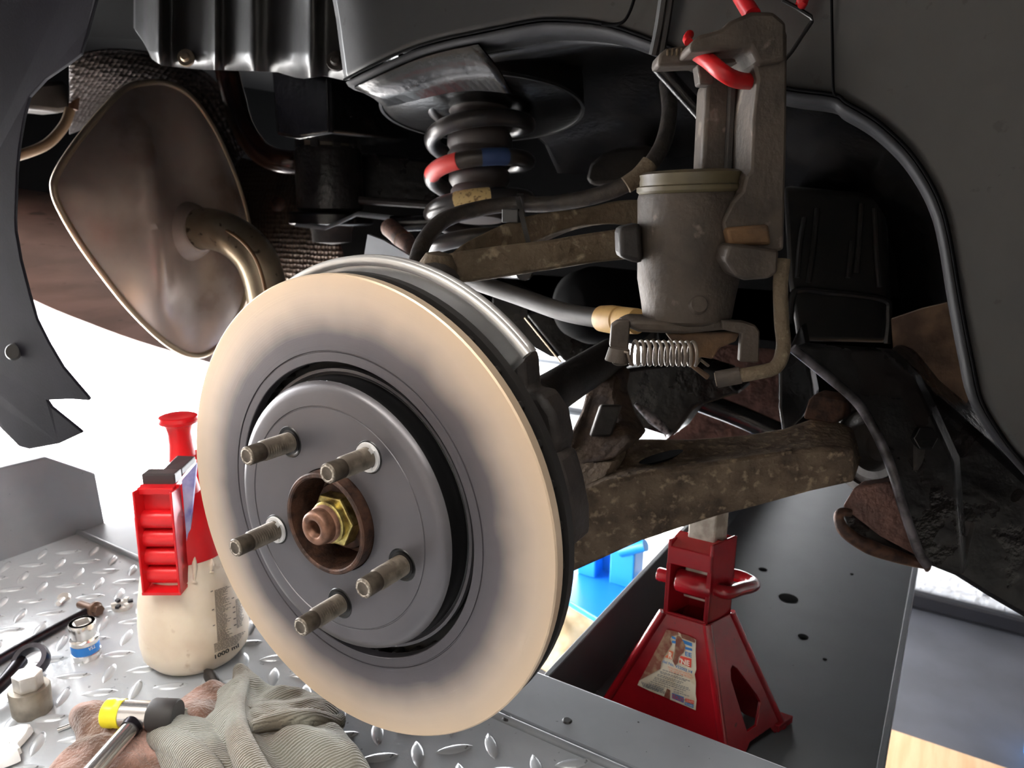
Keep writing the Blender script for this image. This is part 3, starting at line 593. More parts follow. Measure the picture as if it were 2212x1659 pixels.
cs = P(1308, 908, Y=0.245); mesh('web_boss', box(cs, (0.009, 0.006, 0.014), (RT, FW, (RT * 0.35 - DN).normalized())), CASTD, la, smooth=30, bev=0.002)
sf_ = thing('drive_shaft', 'dark brown drive shaft running inboard behind the disc', 'drive shaft', P(1230, 860, Y=0.2))
mesh('shaft', tube([P(1120, 900, Y=0.10), P(1165, 866, Y=0.16), P(1320, 768, Y=0.34)], 0.0165, 24, smoothp=False), CASTD, sf_)
mesh('shaft_bolt', lathe([(0.0001, 0.004), (0.004, 0.004), (0.004, 0)], P(1156, 835, Y=0.118), -FW, 12), SEAM, sf_)

# ------------------------------------------------------------------ handbrake cable and wiring
hb = thing('handbrake_cable', 'grey handbrake cable with tan end bushing entering the caliper', 'cable', P(1300, 700, Y=0.15))
mesh('cable_sheath', tube([P(960, 590, Y=0.20), P(1020, 607, Y=0.19), P(1120, 640, Y=0.18), P(1220, 674, Y=0.165), P(1312, 690, Y=0.15)], 0.0068, 16, 8), HOSE, hb)
ba = P(1298, 688, Y=0.152); bb_ = P(1376, 694, Y=0.135); bax = (bb_ - ba).normalized(); bl_ = (bb_ - ba).length
mesh('end_bushing', lathe([(0.0068, 0), (0.0088, 0.001), (0.0094, bl_ * 0.3), (0.0090, bl_ * 0.52), (0.0082, bl_ * 0.54), (0.0082, bl_ * 0.56), (0.0088, bl_ * 0.58), (0.0082, bl_)], ba, bax, 28), YELLOW, hb)
wh = thing('wiring_loom', 'taped black wiring loom sagging across in front of the spring', 'wiring loom', P(905, 560, Y=0.2))
lp = [P(897, 578, Y=0.16), P(917, 520, Y=0.19), P(962, 474, Y=0.22), P(1040, 450, Y=0.25), P(1110, 441, Y=0.27), P(1180, 441, Y=0.28), P(1270, 427, Y=0.29), P(1345, 402, Y=0.30), P(1395, 366, Y=0.31), P(1432, 310, Y=0.33), P(1446, 240, Y=0.36), P(1440, 180, Y=0.40)]
mesh('taped_sleeve', tube(lp, 0.0070, 14, 10), TAPE, wh)
mesh('bare_section', tube([P(1352, 400, Y=0.296), P(1380, 380, Y=0.302), P(1404, 352, Y=0.308)], 0.0074, 14, 6), ARMU, wh)
mesh('clip_ring', lathe([(0.0066, -0.003), (0.0088, -0.003), (0.0088, 0.003), (0.0066, 0.003)], P(1124, 440, Y=0.271), RT, 24, cap=False), RUBBER, wh)

# ------------------------------------------------------------------ coil spring and bellows
SA = Vector((-0.10, 0.165, 0.98)).normalized()
so = P(1036, 348, Y=0.365)
sp = thing('coil_spring', 'black suspension coil spring with red, blue and cream paint marks', 'spring', so - SA * 0.12)
su = (RT - SA * RT.dot(SA)).normalized(); svv = SA.cross(su)          # su right, svv away from the camera
def hel(t, R=0.0500, p=0.0385): return so + su * (R * math.cos(t)) + svv * (R * math.sin(t)) + SA * (p * t / (2 * math.pi))
SGN = 1
T0, T1 = -2 * math.pi * 3.05, 2 * math.pi * 2.2
def coil(t0, t1, r, n=28):
    k = max(4, int((t1 - t0) / (2 * math.pi) * n)); return tube([hel(t0 + (t1 - t0) * i / k) for i in range(k + 1)], r, 14, smoothp=False)
mesh('coil', coil(T0, T1, 0.0084), SPRING, sp, 60)
def find(x, y):
    best = None
    for i in range(4000):
        t = T0 + (T1 - T0) * i / 4000
        if math.sin(t) > 0.15: continue
        u_, v_, _ = PX(hel(t)); e = (u_ - x) ** 2 + (v_ - y) ** 2
        if best is None or e < best[0]: best = (e, t)
    return best[1]
for nm, x, y, m_, dt in (('red_mark', 952, 358, PRED, 0.46), ('blue_mark', 1068, 332, PBLUE, 0.26), ('cream_mark', 1018, 408, PCREAM, 0.34)):
    t = find(x, y); mesh(nm, coil(t - dt, t + dt, 0.0087, 60), m_, sp, 60, label=nm.split('_')[0] + ' paint band on the coil')
bo = thing('spring_bellows', 'ribbed brown rubber bellows inside the coil spring', 'bellows', so - SA * 0.06)
bp_ = []
for k in range(9):
    h = -0.062 + k * 0.0185; r_ = 0.034 if k > 2 else 0.028 + 0.002 * k
    bp_ += [(r_ - 0.0025, h), (r_, h + 0.004), (r_, h + 0.012), (r_ - 0.0025, h + 0.016)]
mesh('bellows_sleeve', lathe(bp_, so, SA, 40), BOOT, bo)

# ------------------------------------------------------------------ hanging caliper and its red hook
CD = 0.405
hd_ = Vector((FW.x, FW.y, 0)).normalized()
ca = thing('brake_caliper', 'dirty brown brake caliper hanging from a red hook beside the spring', 'brake caliper', P(1480, 820, d=CD))
VA = Vector((0.012, 0, 1)).normalized()
def CP(x, y, dd=0): return P(x, y, d=CD * (1 + 0.000152 * (y - 560)) + dd)
pxm = CD / FPX
cyc = CP(1487, 560, 0.03); up_ = (CP(1492, 400, 0.03) - CP(1484, 690, 0.03)).normalized()
hh = lambda y: (CP(1487, y, 0.03) - cyc).dot(up_)
mesh('cylinder_body', lathe([(0.0001, hh(694)), (0.0225, hh(694)), (0.0262, hh(684)), (0.0275, hh(650)), (0.0298, hh(600)), (0.0300, hh(500)), (0.0303, hh(428)), (0.0295, hh(418)), (0.02, hh(416))], cyc, up_, 48), CAST, ca, 40)
mesh('dust_boot', lathe([(0.0285, hh(420)), (0.0308, hh(412)), (0.0308, hh(403)), (0.0290, hh(400)), (0.0292, hh(392)), (0.0288, hh(384)), (0.0292, hh(376)), (0.026, hh(370)), (0.012, hh(371)), (0.0001, hh(371))], cyc, up_, 48), M('olive_boot', S(84, 76, 54), 0.5, 0, S(64, 56, 44), 40), ca, 40)
def cp_part(name, pts, d0, th, mat, bev=0.003, parent=None): return mesh(name, prism([CP(x, y, d0) for x, y in pts], hd_ * th), mat, parent or ca, smooth=30, bev=bev)
cp_part('bridge', [(1630, 60), (1690, 40), (1702, 75), (1700, 300), (1694, 540), (1660, 548), (1600, 545), (1572, 522), (1560, 480), (1582, 436), (1604, 412), (1612, 380), (1622, 370), (1626, 250), (1636, 170), (1626, 130)], 0.0, 0.045, CAST, 0.005)
cp_part('finger', [(1487, 112), (1492, 92), (1512, 74), (1560, 62), (1578, 44), (1625, 24), (1672, 24), (1700, 48), (1700, 132), (1640, 140), (1622, 104), (1560, 106)], -0.006, 0.03, CAST, 0.004)
pad = cp_part('pad_carrier', [(1420, 143), (1422, 118), (1440, 104), (1490, 96), (1590, 96), (1618, 110), (1616, 128), (1560, 138), (1490, 140)], 0.018, 0.02, CAST, 0.002)
for k in range(5): cp_part('serration', [(1440 + k * 10, 120), (1441 + k * 10, 106 - k), (1446 + k * 10, 105 - k), (1445 + k * 10, 120)], 0.0165, 0.004, ARMU, 0.0005, pad)
cp_part('pad_tab', [(1506, 138), (1545, 136), (1543, 178), (1536, 184), (1512, 182)], 0.014, 0.012, CAST, 0.002)
cp_part('inner_leg', [(1524, 180), (1572, 150), (1622, 140), (1614, 376), (1514, 374)], 0.035, 0.022, CAST, 0.003)
mesh('leg_groove', tube([CP(1584, 165, 0.034), CP(1574, 372, 0.034)], 0.0030, 8, smoothp=False), CASTD, ca)
cp_part('rust_collar', [(1568, 492), (1662, 484), (1668, 530), (1576, 530)], -0.004, 0.02, RUST, 0.002)
cp_part('guide_lug', [(1572, 536), (1584, 528), (1620, 530), (1684, 540), (1680, 590), (1662, 602), (1610, 606), (1588, 596), (1566, 562)], -0.018, 0.032, CAST, 0.003)
cp_part('mounting_ear', [(1336, 492), (1385, 480), (1390, 570), (1366, 566), (1338, 556)], 0.014, 0.02, CASTD, 0.003)
cp_part('base_flange', [(1348, 704), (1372, 692), (1490, 698), (1562, 690), (1600, 696), (1606, 714), (1560, 714), (1480, 722), (1380, 718)], 0.008, 0.03, CAST, 0.002)
cp_part('flange_ear', [(1322, 702), (1336, 692), (1362, 692), (1360, 730), (1356, 790), (1334, 792), (1322, 786), (1330, 770), (1318, 748)], 0.004, 0.006, CAST, 0.001)
cp_part('flange_ear', [(1560, 692), (1606, 694), (1632, 702), (1642, 716), (1640, 784), (1598, 782), (1602, 722), (1560, 712)], 0.004, 0.006, CAST, 0.001)
cp_part('brake_lever', [(1440, 722), (1600, 718), (1590, 738), (1555, 752), (1540, 776), (1515, 772), (1500, 788), (1536, 812), (1528, 822), (1488, 790), (1470, 760)], 0.014, 0.006, RUST, 0.001)
bs_ = mesh('boss', lathe([(0.0001, 0.003), (0.0045, 0.003), (0.0058, 0)], CP(1508, 658, 0.003), -FW, 20), CAST, ca)
# return spring
sa, sb = CP(1366, 762, 0.0), CP(1502, 764, 0.0); sd = (sb - sa).normalized(); n_ = 11; s_u = DN; s_v = sd.cross(DN)
pts = [sa + (sb - sa) * (i / (n_ * 16)) + (s_u * math.cos(2 * math.pi * i / 16) + s_v * math.sin(2 * math.pi * i / 16)) * 0.0068 for i in range(n_ * 16 + 1)]
mesh('return_spring', tube([CP(1340, 758, 0), CP(1356, 762, -0.004), CP(1362, 786, -0.002)] + pts + [CP(1512, 776, 0.004), CP(1530, 790, 0.008)], 0.0010, 6, smoothp=False), SPRW, ca, 60)
mesh('spring_anchor', tube([CP(1338, 752, 0.003), CP(1334, 780, 0.003)], [0.006, 0.0075], 12, smoothp=False), CAST, ca)
mesh('brake_pipe', tube([CP(1692, 560, 0.0), CP(1686, 610, -0.002), CP(1688, 690, -0.002), CP(1692, 750, -0.002), CP(1676, 792, -0.002), CP(1630, 806, 0.0), CP(1580, 814, 0.004), CP(1545, 820, 0.006)], 0.0041, 16, 8), ARMU, ca)
mesh('pipe_union', tube([CP(1600, 810, 0.002), CP(1548, 820, 0.006)], 0.0050, 14, smoothp=False), CAST, ca)
hk = thing('bungee_hook', 'red plastic coated hook hanging the caliper from the wheel arch', 'hook', CP(1620, 180))
mesh('hook_bend', tube([CP(1488, 92, 0.05), CP(1484, 84, 0.055), CP(1490, 74, 0.06)], 0.0026, 10), HRED, hk)
mesh('hook_loop', tube([CP(1500, 112, 0.022), CP(1526, 128, 0.006), CP(1560, 156, -0.003), CP(1590, 172, 0.002), CP(1624, 176, 0.012), CP(1660, 172, 0.03)], 0.0042, 14, 8), HRED, hk)
mesh('hook_shank', tube([CP(1626, 34, 0.015), CP(1600, -8, 0.03), CP(1570, -60, 0.05), CP(1545, -140, 0.08), CP(1530, -240, 0.12)], 0.0044, 14), HRED, hk)
mesh('hook_tip', tube([CP(1650, -160, 0.10), CP(1720, -90, 0.07), CP(1740, -40, 0.06), CP(1733, 4, 0.05), CP(1730, 10, 0.05)], [0.0036, 0.0036, 0.0036, 0.0034, 0.002], 12), HRED, hk)
mesh('hook_wire', tube([CP(1690, 0, 0.05), CP(1720, 16, 0.05), CP(1752, 36, 0.05), CP(1754, 46, 0.05), CP(1710, 112, 0.05), CP(1690, 135, 0.05)], 0.0012, 8, smoothp=False), BLACKP, hk)
# ------------------------------------------------------------------ car body round the wheel arch
car = thing('car_body', 'dark painted car body with the bare rear wheel arch above the disc', 'car', (0.2, 0.6, -0.1))
EL = [(300, 120), (345, 141), (440, 151), (530, 153), (600, 156), (655, 168), (700, 166), (745, 174), (800, 146), (885, 108), (958, 86), (1021, 73), (1138, 49), (1201, 44), (1300, 52), (1390, 80), (1500, 125), (1600, 165), (1700, 192), (1801, 206), (1828, 223), (1892, 261), (1955, 318), (1999, 378), (2031, 442), (2050, 511), (2069, 622), (2082, 695), (2101, 790), (2120, 869), (2170, 951), (2212, 1002), (2290, 1090)]
def EY(x): return 0.205 if x > 800 else 0.205 + (800 - x) / 500 * 0.06
E3 = crom([P(x, y, Y=EY(x)) for x, y in EL[7:]], 4)
cen = Vector((0.03, 0, -0.05))
def rad(p):
    v = (Vector((p.x, 0, p.z)) - cen).normalized(); t = max(0, min(1, (PX(p)[0] - 745) / 280)); t = t * t * (3 - 2 * t)
    return (Vector((-0.06, 0, 1)).lerp(v, t)).normalized()
rows = []
for s, dy in ((0, 0), (0.006, -0.0005), (0.05, -0.004), (0.10, -0.012), (0.16, -0.03), (0.22, -0.07), (0.27, -0.13), (0.30, -0.20)):
    rows.append([p + rad(p) * s + Vector((0, dy, 0)) for p in E3])
mesh('wheelhouse_panel', loft(rows), BODY, car, 60, solid=0.0015)
fl_ = [[p + rad(p) * -0.001 + Vector((0, 0.0015, 0)) for p in E3], [p - rad(p) * 0.004 + Vector((0, 0.004, 0)) for p in E3], [p - rad(p) * 0.0062 + Vector((0, 0.012, 0)) for p in E3], [p - rad(p) * 0.0075 + Vector((0, 0.03, 0)) for p in E3]]
mesh('arch_flange', loft(fl_), BODYD, car, 60, solid=0.001)
mesh('sealer_bead', tube([p + rad(p) * 0.0005 + Vector((0, -0.0012, 0)) for p in E3], 0.0009, 8, smoothp=False), MATTE, car)
# inner tunnel above the suspension
t0_ = fl_[-1]
tn = [t0_, [p + rad(p) * 0.01 + Vector((0, 0.10, 0)) for p in t0_], [p + rad(p) * 0.02 + Vector((0, 0.22, 0)) for p in t0_], [p - rad(p) * 0.02 + Vector((0, 0.33, 0)) for p in t0_], [p - rad(p) * 0.08 + Vector((0, 0.38, 0)) for p in t0_]]
mesh('inner_tunnel', loft(tn), BLACKG, car, 60, solid=0.001)
# overlapping lap of the arch panel
lapx = [p for p in E3 if 745 < PX(p)[0] < 1026]
lap = [[p - rad(p) * 0.0065 + Vector((0, 0.006, 0)) for p in lapx], [p - rad(p) * (0.012 + 0.010 * i / len(lapx)) + Vector((0, 0.03, 0)) for i, p in enumerate(lapx)], [p - rad(p) * (0.018 + 0.022 * i / len(lapx)) + Vector((0, 0.045, 0)) for i, p in enumerate(lapx)]]
mesh('arch_lap', loft(lap), BLACKG, car, 60, solid=0.002)
for x, y in ((1010, 155), (905, 158), (868, 125)):
    mesh('spot_weld', lathe([(0.0001, 0.0022), (0.003, 0.0018), (0.0042, 0)], P(x, y, Y=0.240), -FW, 14), BLACKG, car)
# vertical seams and the ridge between the arch panels
for pts, r_, mt in (([(1375, -20), (1360, 26), (1341, 50), (1300, 54)], 0.0011, MATTE), ([(1436, -20), (1424, 60), (1412, 118)], 0.0036, BODY), ([(1452, -20), (1440, 60), (1430, 116)], 0.0022, BLACKP), ([(1796, -20), (1798, 100), (1800, 190), (1806, 208)], 0.0008, MATTE)):
    mesh('panel_seam', tube([P(x, y, Y=0.1985 - max(0, (120 - y)) * 0.00006) for x, y in pts], r_, 8, 8), mt, car)
br0 = P(1410, 122, Y=0.21); mesh('arch_stay', tube([P(1420, 140, Y=0.23), P(1470, 195, Y=0.24), P(1530, 262, Y=0.25)], 0.0055, 10, smoothp=False), BLACKG, car)
# pleated rear part of the wheelhouse
rowsP = []; xsP = [290 + i * 5 for i in range(95)]
for yy in (None, 110, 60, 10, -60, -140):
    row = []
    for x in xsP:
        yb = yint([(290, 60), (312, 92), (330, 128), (350, 142), (440, 151), (530, 153), (600, 156), (640, 168), (655, 170), (700, 164), (745, 174), (770, 168)], x)
        y = yb if yy is None else min(yy, yb - 1)
        Yd = 0.245 - 0.018 * math.exp(-((x - 345) / 18) ** 2) - 0.010 * math.exp(-((x - 465) / 12) ** 2) - 0.012 * math.exp(-((x - 545) / 26) ** 2) - 0.016 * math.exp(-((x - 672) / 24) ** 2) - 0.00005 * max(0, x - 700)
        row.append(P(x, y, Y=Yd))
    rowsP.append(row)
mesh('pleated_panel', loft(rowsP), BODY, car, 60, solid=0.0015)
for x, y, mt in ((401, 124, SEAM), (726, 131, CASTD)):
    c = P(x, y, Y=0.238); mesh('panel_screw', join(lathe([(0.0001, 0.005), (0.004, 0.004), (0.0055, 0.001), (0.009, 0.0005), (0.0095, -0.002)], c, -FW, 18)), mt, car)
# black boxed chassis leg and matte plates added behind to block light
mesh('chassis_leg', prism(PL([(585, 150), (712, 168), (716, 288), (640, 300), (596, 292)], Y=0.36), (0.02, 0.12, 0)), BLACKG, car, smooth=30, bev=0.004)
mesh('chassis_leg_edge', tube([P(711, 170, Y=0.357), P(714, 286, Y=0.357)], 0.0035, 8, smoothp=False), BLACKG, car)
mesh('dark_backdrop', prism([(-0.62, 0.60, 0.02), (0.75, 0.60, 0.02), (0.75, 0.60, 0.55), (-0.62, 0.60, 0.55)], (0, 0.01, 0)), MATTE, car, smooth=0)
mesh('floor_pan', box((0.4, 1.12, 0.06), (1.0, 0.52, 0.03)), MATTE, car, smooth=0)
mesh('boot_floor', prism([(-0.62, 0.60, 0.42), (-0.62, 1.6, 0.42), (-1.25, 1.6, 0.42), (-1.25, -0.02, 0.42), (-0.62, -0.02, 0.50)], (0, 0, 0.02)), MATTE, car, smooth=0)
mesh('outer_side', prism([(-1.25, -0.12, 0.16), (-0.50, -0.10, 0.22), (-0.42, -0.10, 0.30), (-0.30, -0.10, 0.40), (-0.15, -0.10, 0.45), (0.0, -0.1, 0.47), (0.15, -0.1, 0.45), (0.30, -0.1, 0.40), (0.45, -0.10, 0.28), (0.52, -0.10, 0.12), (0.56, -0.10, -0.06), (1.6, -0.10, -0.06), (1.6, -0.10, 0.9), (-1.25, -0.05, 0.9)], (0, 0.01, 0)), BUMPER, car, smooth=0)
mesh('roof_panel', box((0.2, 0.75, 0.86), (1.45, 0.86, 0.01)), BUMPER, car, smooth=0)
mesh('far_side', box((0.2, 1.62, 0.45), (1.5, 0.01, 0.42)), BUMPER, car, smooth=0)
mesh('nose_bulkhead', box((1.68, 0.75, 0.35), (0.01, 0.86, 0.5)), BUMPER, car, smooth=0)
# spring tower cup
tc0 = P(1042, 240, Y=0.372)
mesh('spring_tower', lathe([(0.104, 0.0), (0.1055, 0.001), (0.106, 0.004), (0.104, 0.03), (0.098, 0.06), (0.08, 0.09), (0.03, 0.10), (0.0001, 0.10)], tc0, SA, 64), BLACKG, car, 50)
mesh('tower_rim', lathe([(0.1032, -0.0012), (0.1062, -0.0012), (0.1062, 0.0014), (0.1032, 0.0014), (0.1032, -0.0012)], tc0, SA, 72, cap=False), BODY, car, 30)
# rear bumper edge at the left
bpo = [(-420, -260), (260, -260), (206, 0), (190, 63), (174, 117), (149, 136), (98, 171), (63, 209), (51, 253), (41, 310), (35, 373), (32, 475), (33, 500), (44, 563), (63, 636), (79, 690), (104, 740), (136, 794), (193, 861), (193, 866), (152, 863), (101, 865), (111, 880), (179, 935), (127, 959), (63, 971), (41, 965), (0, 924), (-60, 840), (-200, 690), (-420, 560)]
mesh('rear_bumper', prism([P(x, y, Y=-0.02 + 0.03 * max(0, min(1, y / 900))) for x, y in bpo], (-0.004, 0.004, 0)), BUMPER, car, smooth=0, bev=0.001)
mesh('bumper_clip', lathe([(0.0001, 0.002), (0.006, 0.0015), (0.0075, 0)], P(29, 760, Y=0.003), -FW, 20), BLACKP, car)
# bumper underside beyond the silencer
u_top = [(-60, 400), (40, 414), (110, 424), (200, 440), (300, 460), (480, 500)]; u_mid = [(-60, 520), (40, 535), (110, 560), (200, 596), (300, 650), (480, 715)]; u_bot = [(-60, 600), (40, 632), (110, 664), (180, 692), (300, 736), (480, 790)]
rT = crom([P(x, y, X=-1.02) for x, y in u_top], 4); rM = crom([P(x, y, X=-0.975) for x, y in u_mid], 4); rB = crom([P(x, y, X=-0.995) for x, y in u_bot], 4); rC = [p + Vector((-0.08, 0, -0.004)) for p in rB]
rTM = [lerp(a, b, 0.5) + Vector((0.02, 0, 0)) for a, b in zip(rT, rM)]
mesh('bumper_tray', loft([[p + Vector((0, 0, 0.004)) for p in rT], rTM, rM, rB, rC]), UNDER, car, 60, solid=0.003)
mesh('tail_panel', prism([p + Vector((0, 0, 0.002)) for p in rT] + [P(560, 540, X=-1.04)] + [P(760, 520, X=-1.04), P(760, -300, X=-1.04), P(-200, -200, X=-1.04), P(-200, 390, X=-1.04)], (-0.01, 0, 0)), MATTE, car, smooth=0)  # dark body panel added to block the sky behind the silencer
# sill and dark brackets to the right
mesh('sill_end', prism([P(x, y, d=0.60) for x, y in [(1905, 760), (1950, 770), (2010, 845), (2075, 900), (2130, 950), (2260, 1070), (2300, 1400), (2212, 1340), (2130, 1292), (2060, 1248), (2000, 1224), (1960, 1120), (1925, 980)]], (0.01, 0.12, 0)), BLACK, car, smooth=30, bev=0.006)
mesh('lit_rust_panel', prism([P(x, y, d=0.64) for x, y in [(1925, 690), (1990, 668), (2045, 655), (2078, 760), (2098, 850), (2080, 888), (1990, 800), (1930, 762)]], (0, 0.01, 0)), TAN, car, smooth=0)  # rusty surface, its lit patch put into the outline and pale colour
mesh('sealed_panel', prism([P(x, y, d=0.95) for x, y in [(1380, 640), (1720, 560), (1740, 960), (1440, 950), (1390, 860)]], (0, 0.01, 0)), SEALB, car, smooth=0)
mesh('sill_pipe', tube([P(2196, 1070, d=0.575), P(2260, 1102, d=0.575)], 0.006, 12, smoothp=False), CASTD, car)
# ------------------------------------------------------------------ charcoal canister box, subframe
cn = thing('plastic_box', 'ribbed black plastic box behind the caliper', 'box', P(1810, 750, d=0.78))
mesh('box_shell', prism([P(x, y, d=0.78) for x, y in [(1690, 400), (1900, 420), (1915, 470), (1918, 742), (1720, 738), (1700, 600)]], (0, 0.1, 0)), BLACKP, cn, smooth=30, bev=0.006)
for pts in ([(1738, 470), (1728, 530), (1722, 600)], [(1765, 450), (1758, 530), (1746, 610)], [(1862, 440), (1856, 520), (1850, 590)], [(1890, 450), (1894, 540), (1900, 620)], [(1842, 520), (1832, 600)]):
    mesh('rib', tube([P(x, y, d=0.777) for x, y in pts], 0.0028, 8, 5), BLACKP, cn)
mesh('box_rim', tube([P(1706, 700, d=0.772), P(1712, 640, d=0.772), P(1730, 626, d=0.772), P(1780, 630, d=0.772), P(1905, 646, d=0.772), P(1920, 680, d=0.772), P(1916, 742, d=0.772)], 0.0038, 8, 5), BLACKG, cn)
sb2 = thing('rear_subframe', 'black painted rear subframe behind the suspension arms', 'subframe', P(1600, 950, d=0.8))
def sp_(name, pts, d, th, mat, bev=0.004, parent=None): return mesh(name, prism([P(x, y, d=d) for x, y in pts], (0, th, 0)), mat, parent or sb2, smooth=30, bev=bev)
sp_('cross_casting', [(1330, 800), (1480, 780), (1560, 806), (1600, 850), (1500, 880), (1452, 945), (1440, 944), (1358, 917), (1340, 850)], 0.74, 0.05, BLACK)
mesh('worn_edge_glint', tube([P(1372, 872, d=0.735), P(1410, 905, d=0.735), P(1448, 938, d=0.735)], [0.002, 0.006, 0.003], 10, 6), SEAM if False else M('worn_glint_paint', S(120, 118, 122), 0.4, 0.3, S(40, 36, 36), 200), sb2)  # pale tube paints the glint along the worn edge
mesh('brace', tube([P(1330, 800, d=0.80), P(1500, 862, d=0.80), P(1600, 900, d=0.80), P(1700, 945, d=0.78)], 0.012, 12, 5), BLACKG, sb2)
sp_('brace_plate', [(1680, 800), (1730, 700), (1760, 860), (1730, 905), (1690, 945), (1680, 880)], 0.72, 0.03, BLACKG)
sp_('leak_blocker', [(1690, 730), (1850, 750), (1900, 900), (1700, 935)], 0.86, 0.02, MATTE)  # dark plate added to stop light leaking past the brace
sp_('side_plate', [(1132, 678), (1260, 640), (1420, 630), (1420, 760), (1340, 740), (1218, 784)], 0.86, 0.04, BLACK)
sp_('gusset', [(1060, 590), (1140, 640), (1150, 700), (1206, 774), (1186, 772), (1150, 752), (1128, 745), (1060, 740)], 0.90, 0.03, BLACK)
mesh('plate_edge', tube([P(1134, 686, d=0.855), P(1212, 782, d=0.855)], 0.0012, 8, smoothp=False), SEAM, sb2)
mesh('housing', lathe([(0.0001, 0.05), (0.02, 0.048), (0.035, 0.035), (0.042, 0.01), (0.042, -0.06)], P(1290, 660, d=0.80), (-0.2, -0.9, 0.1), 32), MATTE, sb2)
sp_('spring_bracket', [(1272, 352), (1300, 330), (1335, 318), (1402, 312), (1398, 376), (1340, 398), (1278, 402), (1262, 388)], 0.88, 0.03, CASTD, 0.008)
sp_('rear_beam', [(776, 330), (960, 350), (960, 440), (780, 436)], 1.02, 0.08, BLACK)
mesh('beam_flange', tube([P(776, 432, d=0.98), P(960, 444, d=0.98)], 0.0055, 8, smoothp=False), CASTD, sb2)
# bushing and bracket at the front of the lower arm
bk = thing('subframe_bracket', 'black scuffed bracket clasping the lower arm bushing', 'bracket', P(1930, 1200, d=0.56))
bax_ = (RT * -0.86 - FW * 0.5).normalized(); bc = P(1893, 965, d=0.60)
mesh('bushing_sleeve', lathe([(0.040, -0.03), (0.0405, 0.005), (0.039, 0.008), (0.033, 0.008), (0.032, 0.004), (0.027, 0.003), (0.026, 0.006), (0.020, 0.006), (0.012, -0.004), (0.0001, -0.004)], bc, bax_, 48), CASTD, bk, 40)
def bk_(name, pts, d, th, mat, bev=0.002): return mesh(name, prism([P(x, y, d=d) for x, y in pts], (0.004, th, 0)), mat, bk, smooth=30, bev=bev)
bk_('bracket_plate', [(1716, 746), (1800, 752), (1915, 760), (1975, 820), (2015, 900), (2060, 1000), (2080, 1245), (2003, 1222), (1986, 1190), (1950, 1095), (1922, 1000), (1888, 926), (1850, 866), (1790, 812)], 0.565, 0.02, BLACK)
mesh('bracket_edge', tube([P(x, y, d=0.558) for x, y in [(1712, 752), (1790, 815), (1850, 868), (1890, 930), (1925, 1010), (1952, 1100), (1984, 1190), (2004, 1222)]], 0.0036, 10, 6), M('scuffed_edge', S(92, 88, 92), 0.4, 0.3, S(34, 30, 30), 60), bk)
bk_('bracket_cheek', [(1845, 1052), (1932, 1040), (1950, 1100), (1990, 1208), (1900, 1160), (1818, 1096)], 0.575, 0.02, SEALB)
mesh('bracket_lip', tube([P(x, y, d=0.57) for x, y in [(1838, 1108), (1818, 1106), (1812, 1122), (1828, 1150), (1880, 1182), (1950, 1206), (2004, 1222)]], [0.003, 0.0035, 0.004, 0.005, 0.006, 0.005, 0.003], 10, 6), HUBR, bk)
bk_('bracket_inner', [(1818, 1108), (1850, 1110), (1950, 1190), (1990, 1212), (1900, 1186), (1835, 1150)], 0.585, 0.02, BLACK)
bk_('bracket_web', [(1835, 1015), (1935, 990), (1955, 1105), (1850, 1064)], 0.64, 0.02, BLACK)
mesh('bracket_bolt', hexa(P(1985, 945, d=0.57), -FW, 0.017, 0.010, 0.4), BLACKG, bk, smooth=0, bev=0.001)
for a, b in (((2038, 1110), (2020, 1210)), ((2095, 1130), (2070, 1230)), ((1998, 1115), (2002, 1124))):
    mesh('weld_bead', tube([P(*a, d=0.585), P(*b, d=0.575)], 0.004, 8, smoothp=False), CASTD, bk)
bk_('arm_bush_pad', [(1733, 905), (1745, 865), (1760, 850), (1830, 862), (1822, 905), (1800, 918)], 0.60, 0.02, HUBR)
# ------------------------------------------------------------------ subframe bush, tubes near the silencer
bu = thing('subframe_mount', 'glossy black subframe mount cylinder with slotted collar', 'mount', P(715, 530, Y=0.44))
mc = P(711, 380, Y=0.44); hz = lambda y: (P(711, y, Y=0.44) - mc).z
mesh('mount_sleeve', lathe([(0.040, hz(458)), (0.0445, hz(450)), (0.0440, hz(330)), (0.040, hz(318))], mc, (0, 0, 1), 48), M('tarred_sleeve', S(42, 40, 40), 0.28, 0.1, S(24, 22, 22), 40, bump=0.0015, bs=120), bu, 40)
mesh('collar', lathe([(0.036, hz(318)), (0.036, hz(300)), (0.02, hz(298))], mc, (0, 0, 1), 40), M('pale_collar', S(96, 90, 78), 0.6), bu, 40)
for k in range(9):
    a = k * 2 * math.pi / 9 + 0.2; c = mc + Vector((0.0375 * math.cos(a), 0.0375 * math.sin(a), hz(308)))
    mesh('slot_block', box(c, (0.005, 0.005, 0.0075), (Vector((math.cos(a), math.sin(a), 0)), Vector((-math.sin(a), math.cos(a), 0)), Vector((0, 0, 1)))), BLACKP, bu, smooth=0)
mesh('mount_dish', lathe([(0.0001, hz(466)), (0.052, hz(458)), (0.0555, hz(462)), (0.056, hz(482)), (0.052, hz(486)), (0.0001, hz(486))], mc, (0, 0, 1), 48), BLACKG, bu, 40)
mesh('mount_cup', lathe([(0.030, hz(486)), (0.027, hz(500)), (0.026, hz(522)), (0.0001, hz(528))], mc, (0, 0, 1), 40), CASTD, bu, 40)
mesh('stay_plate', tube([P(640, 484, Y=0.385), P(705, 492, Y=0.385), P(738, 478, Y=0.385), P(772, 462, Y=0.385), P(870, 474, Y=0.385)], 0.0042, 8, smoothp=False, flat=0.35), DECKP, bu)
rt2 = thing('bent_tube', 'rust brown bent tube curving down beside the chassis leg', 'tube', P(560, 340, Y=0.40))
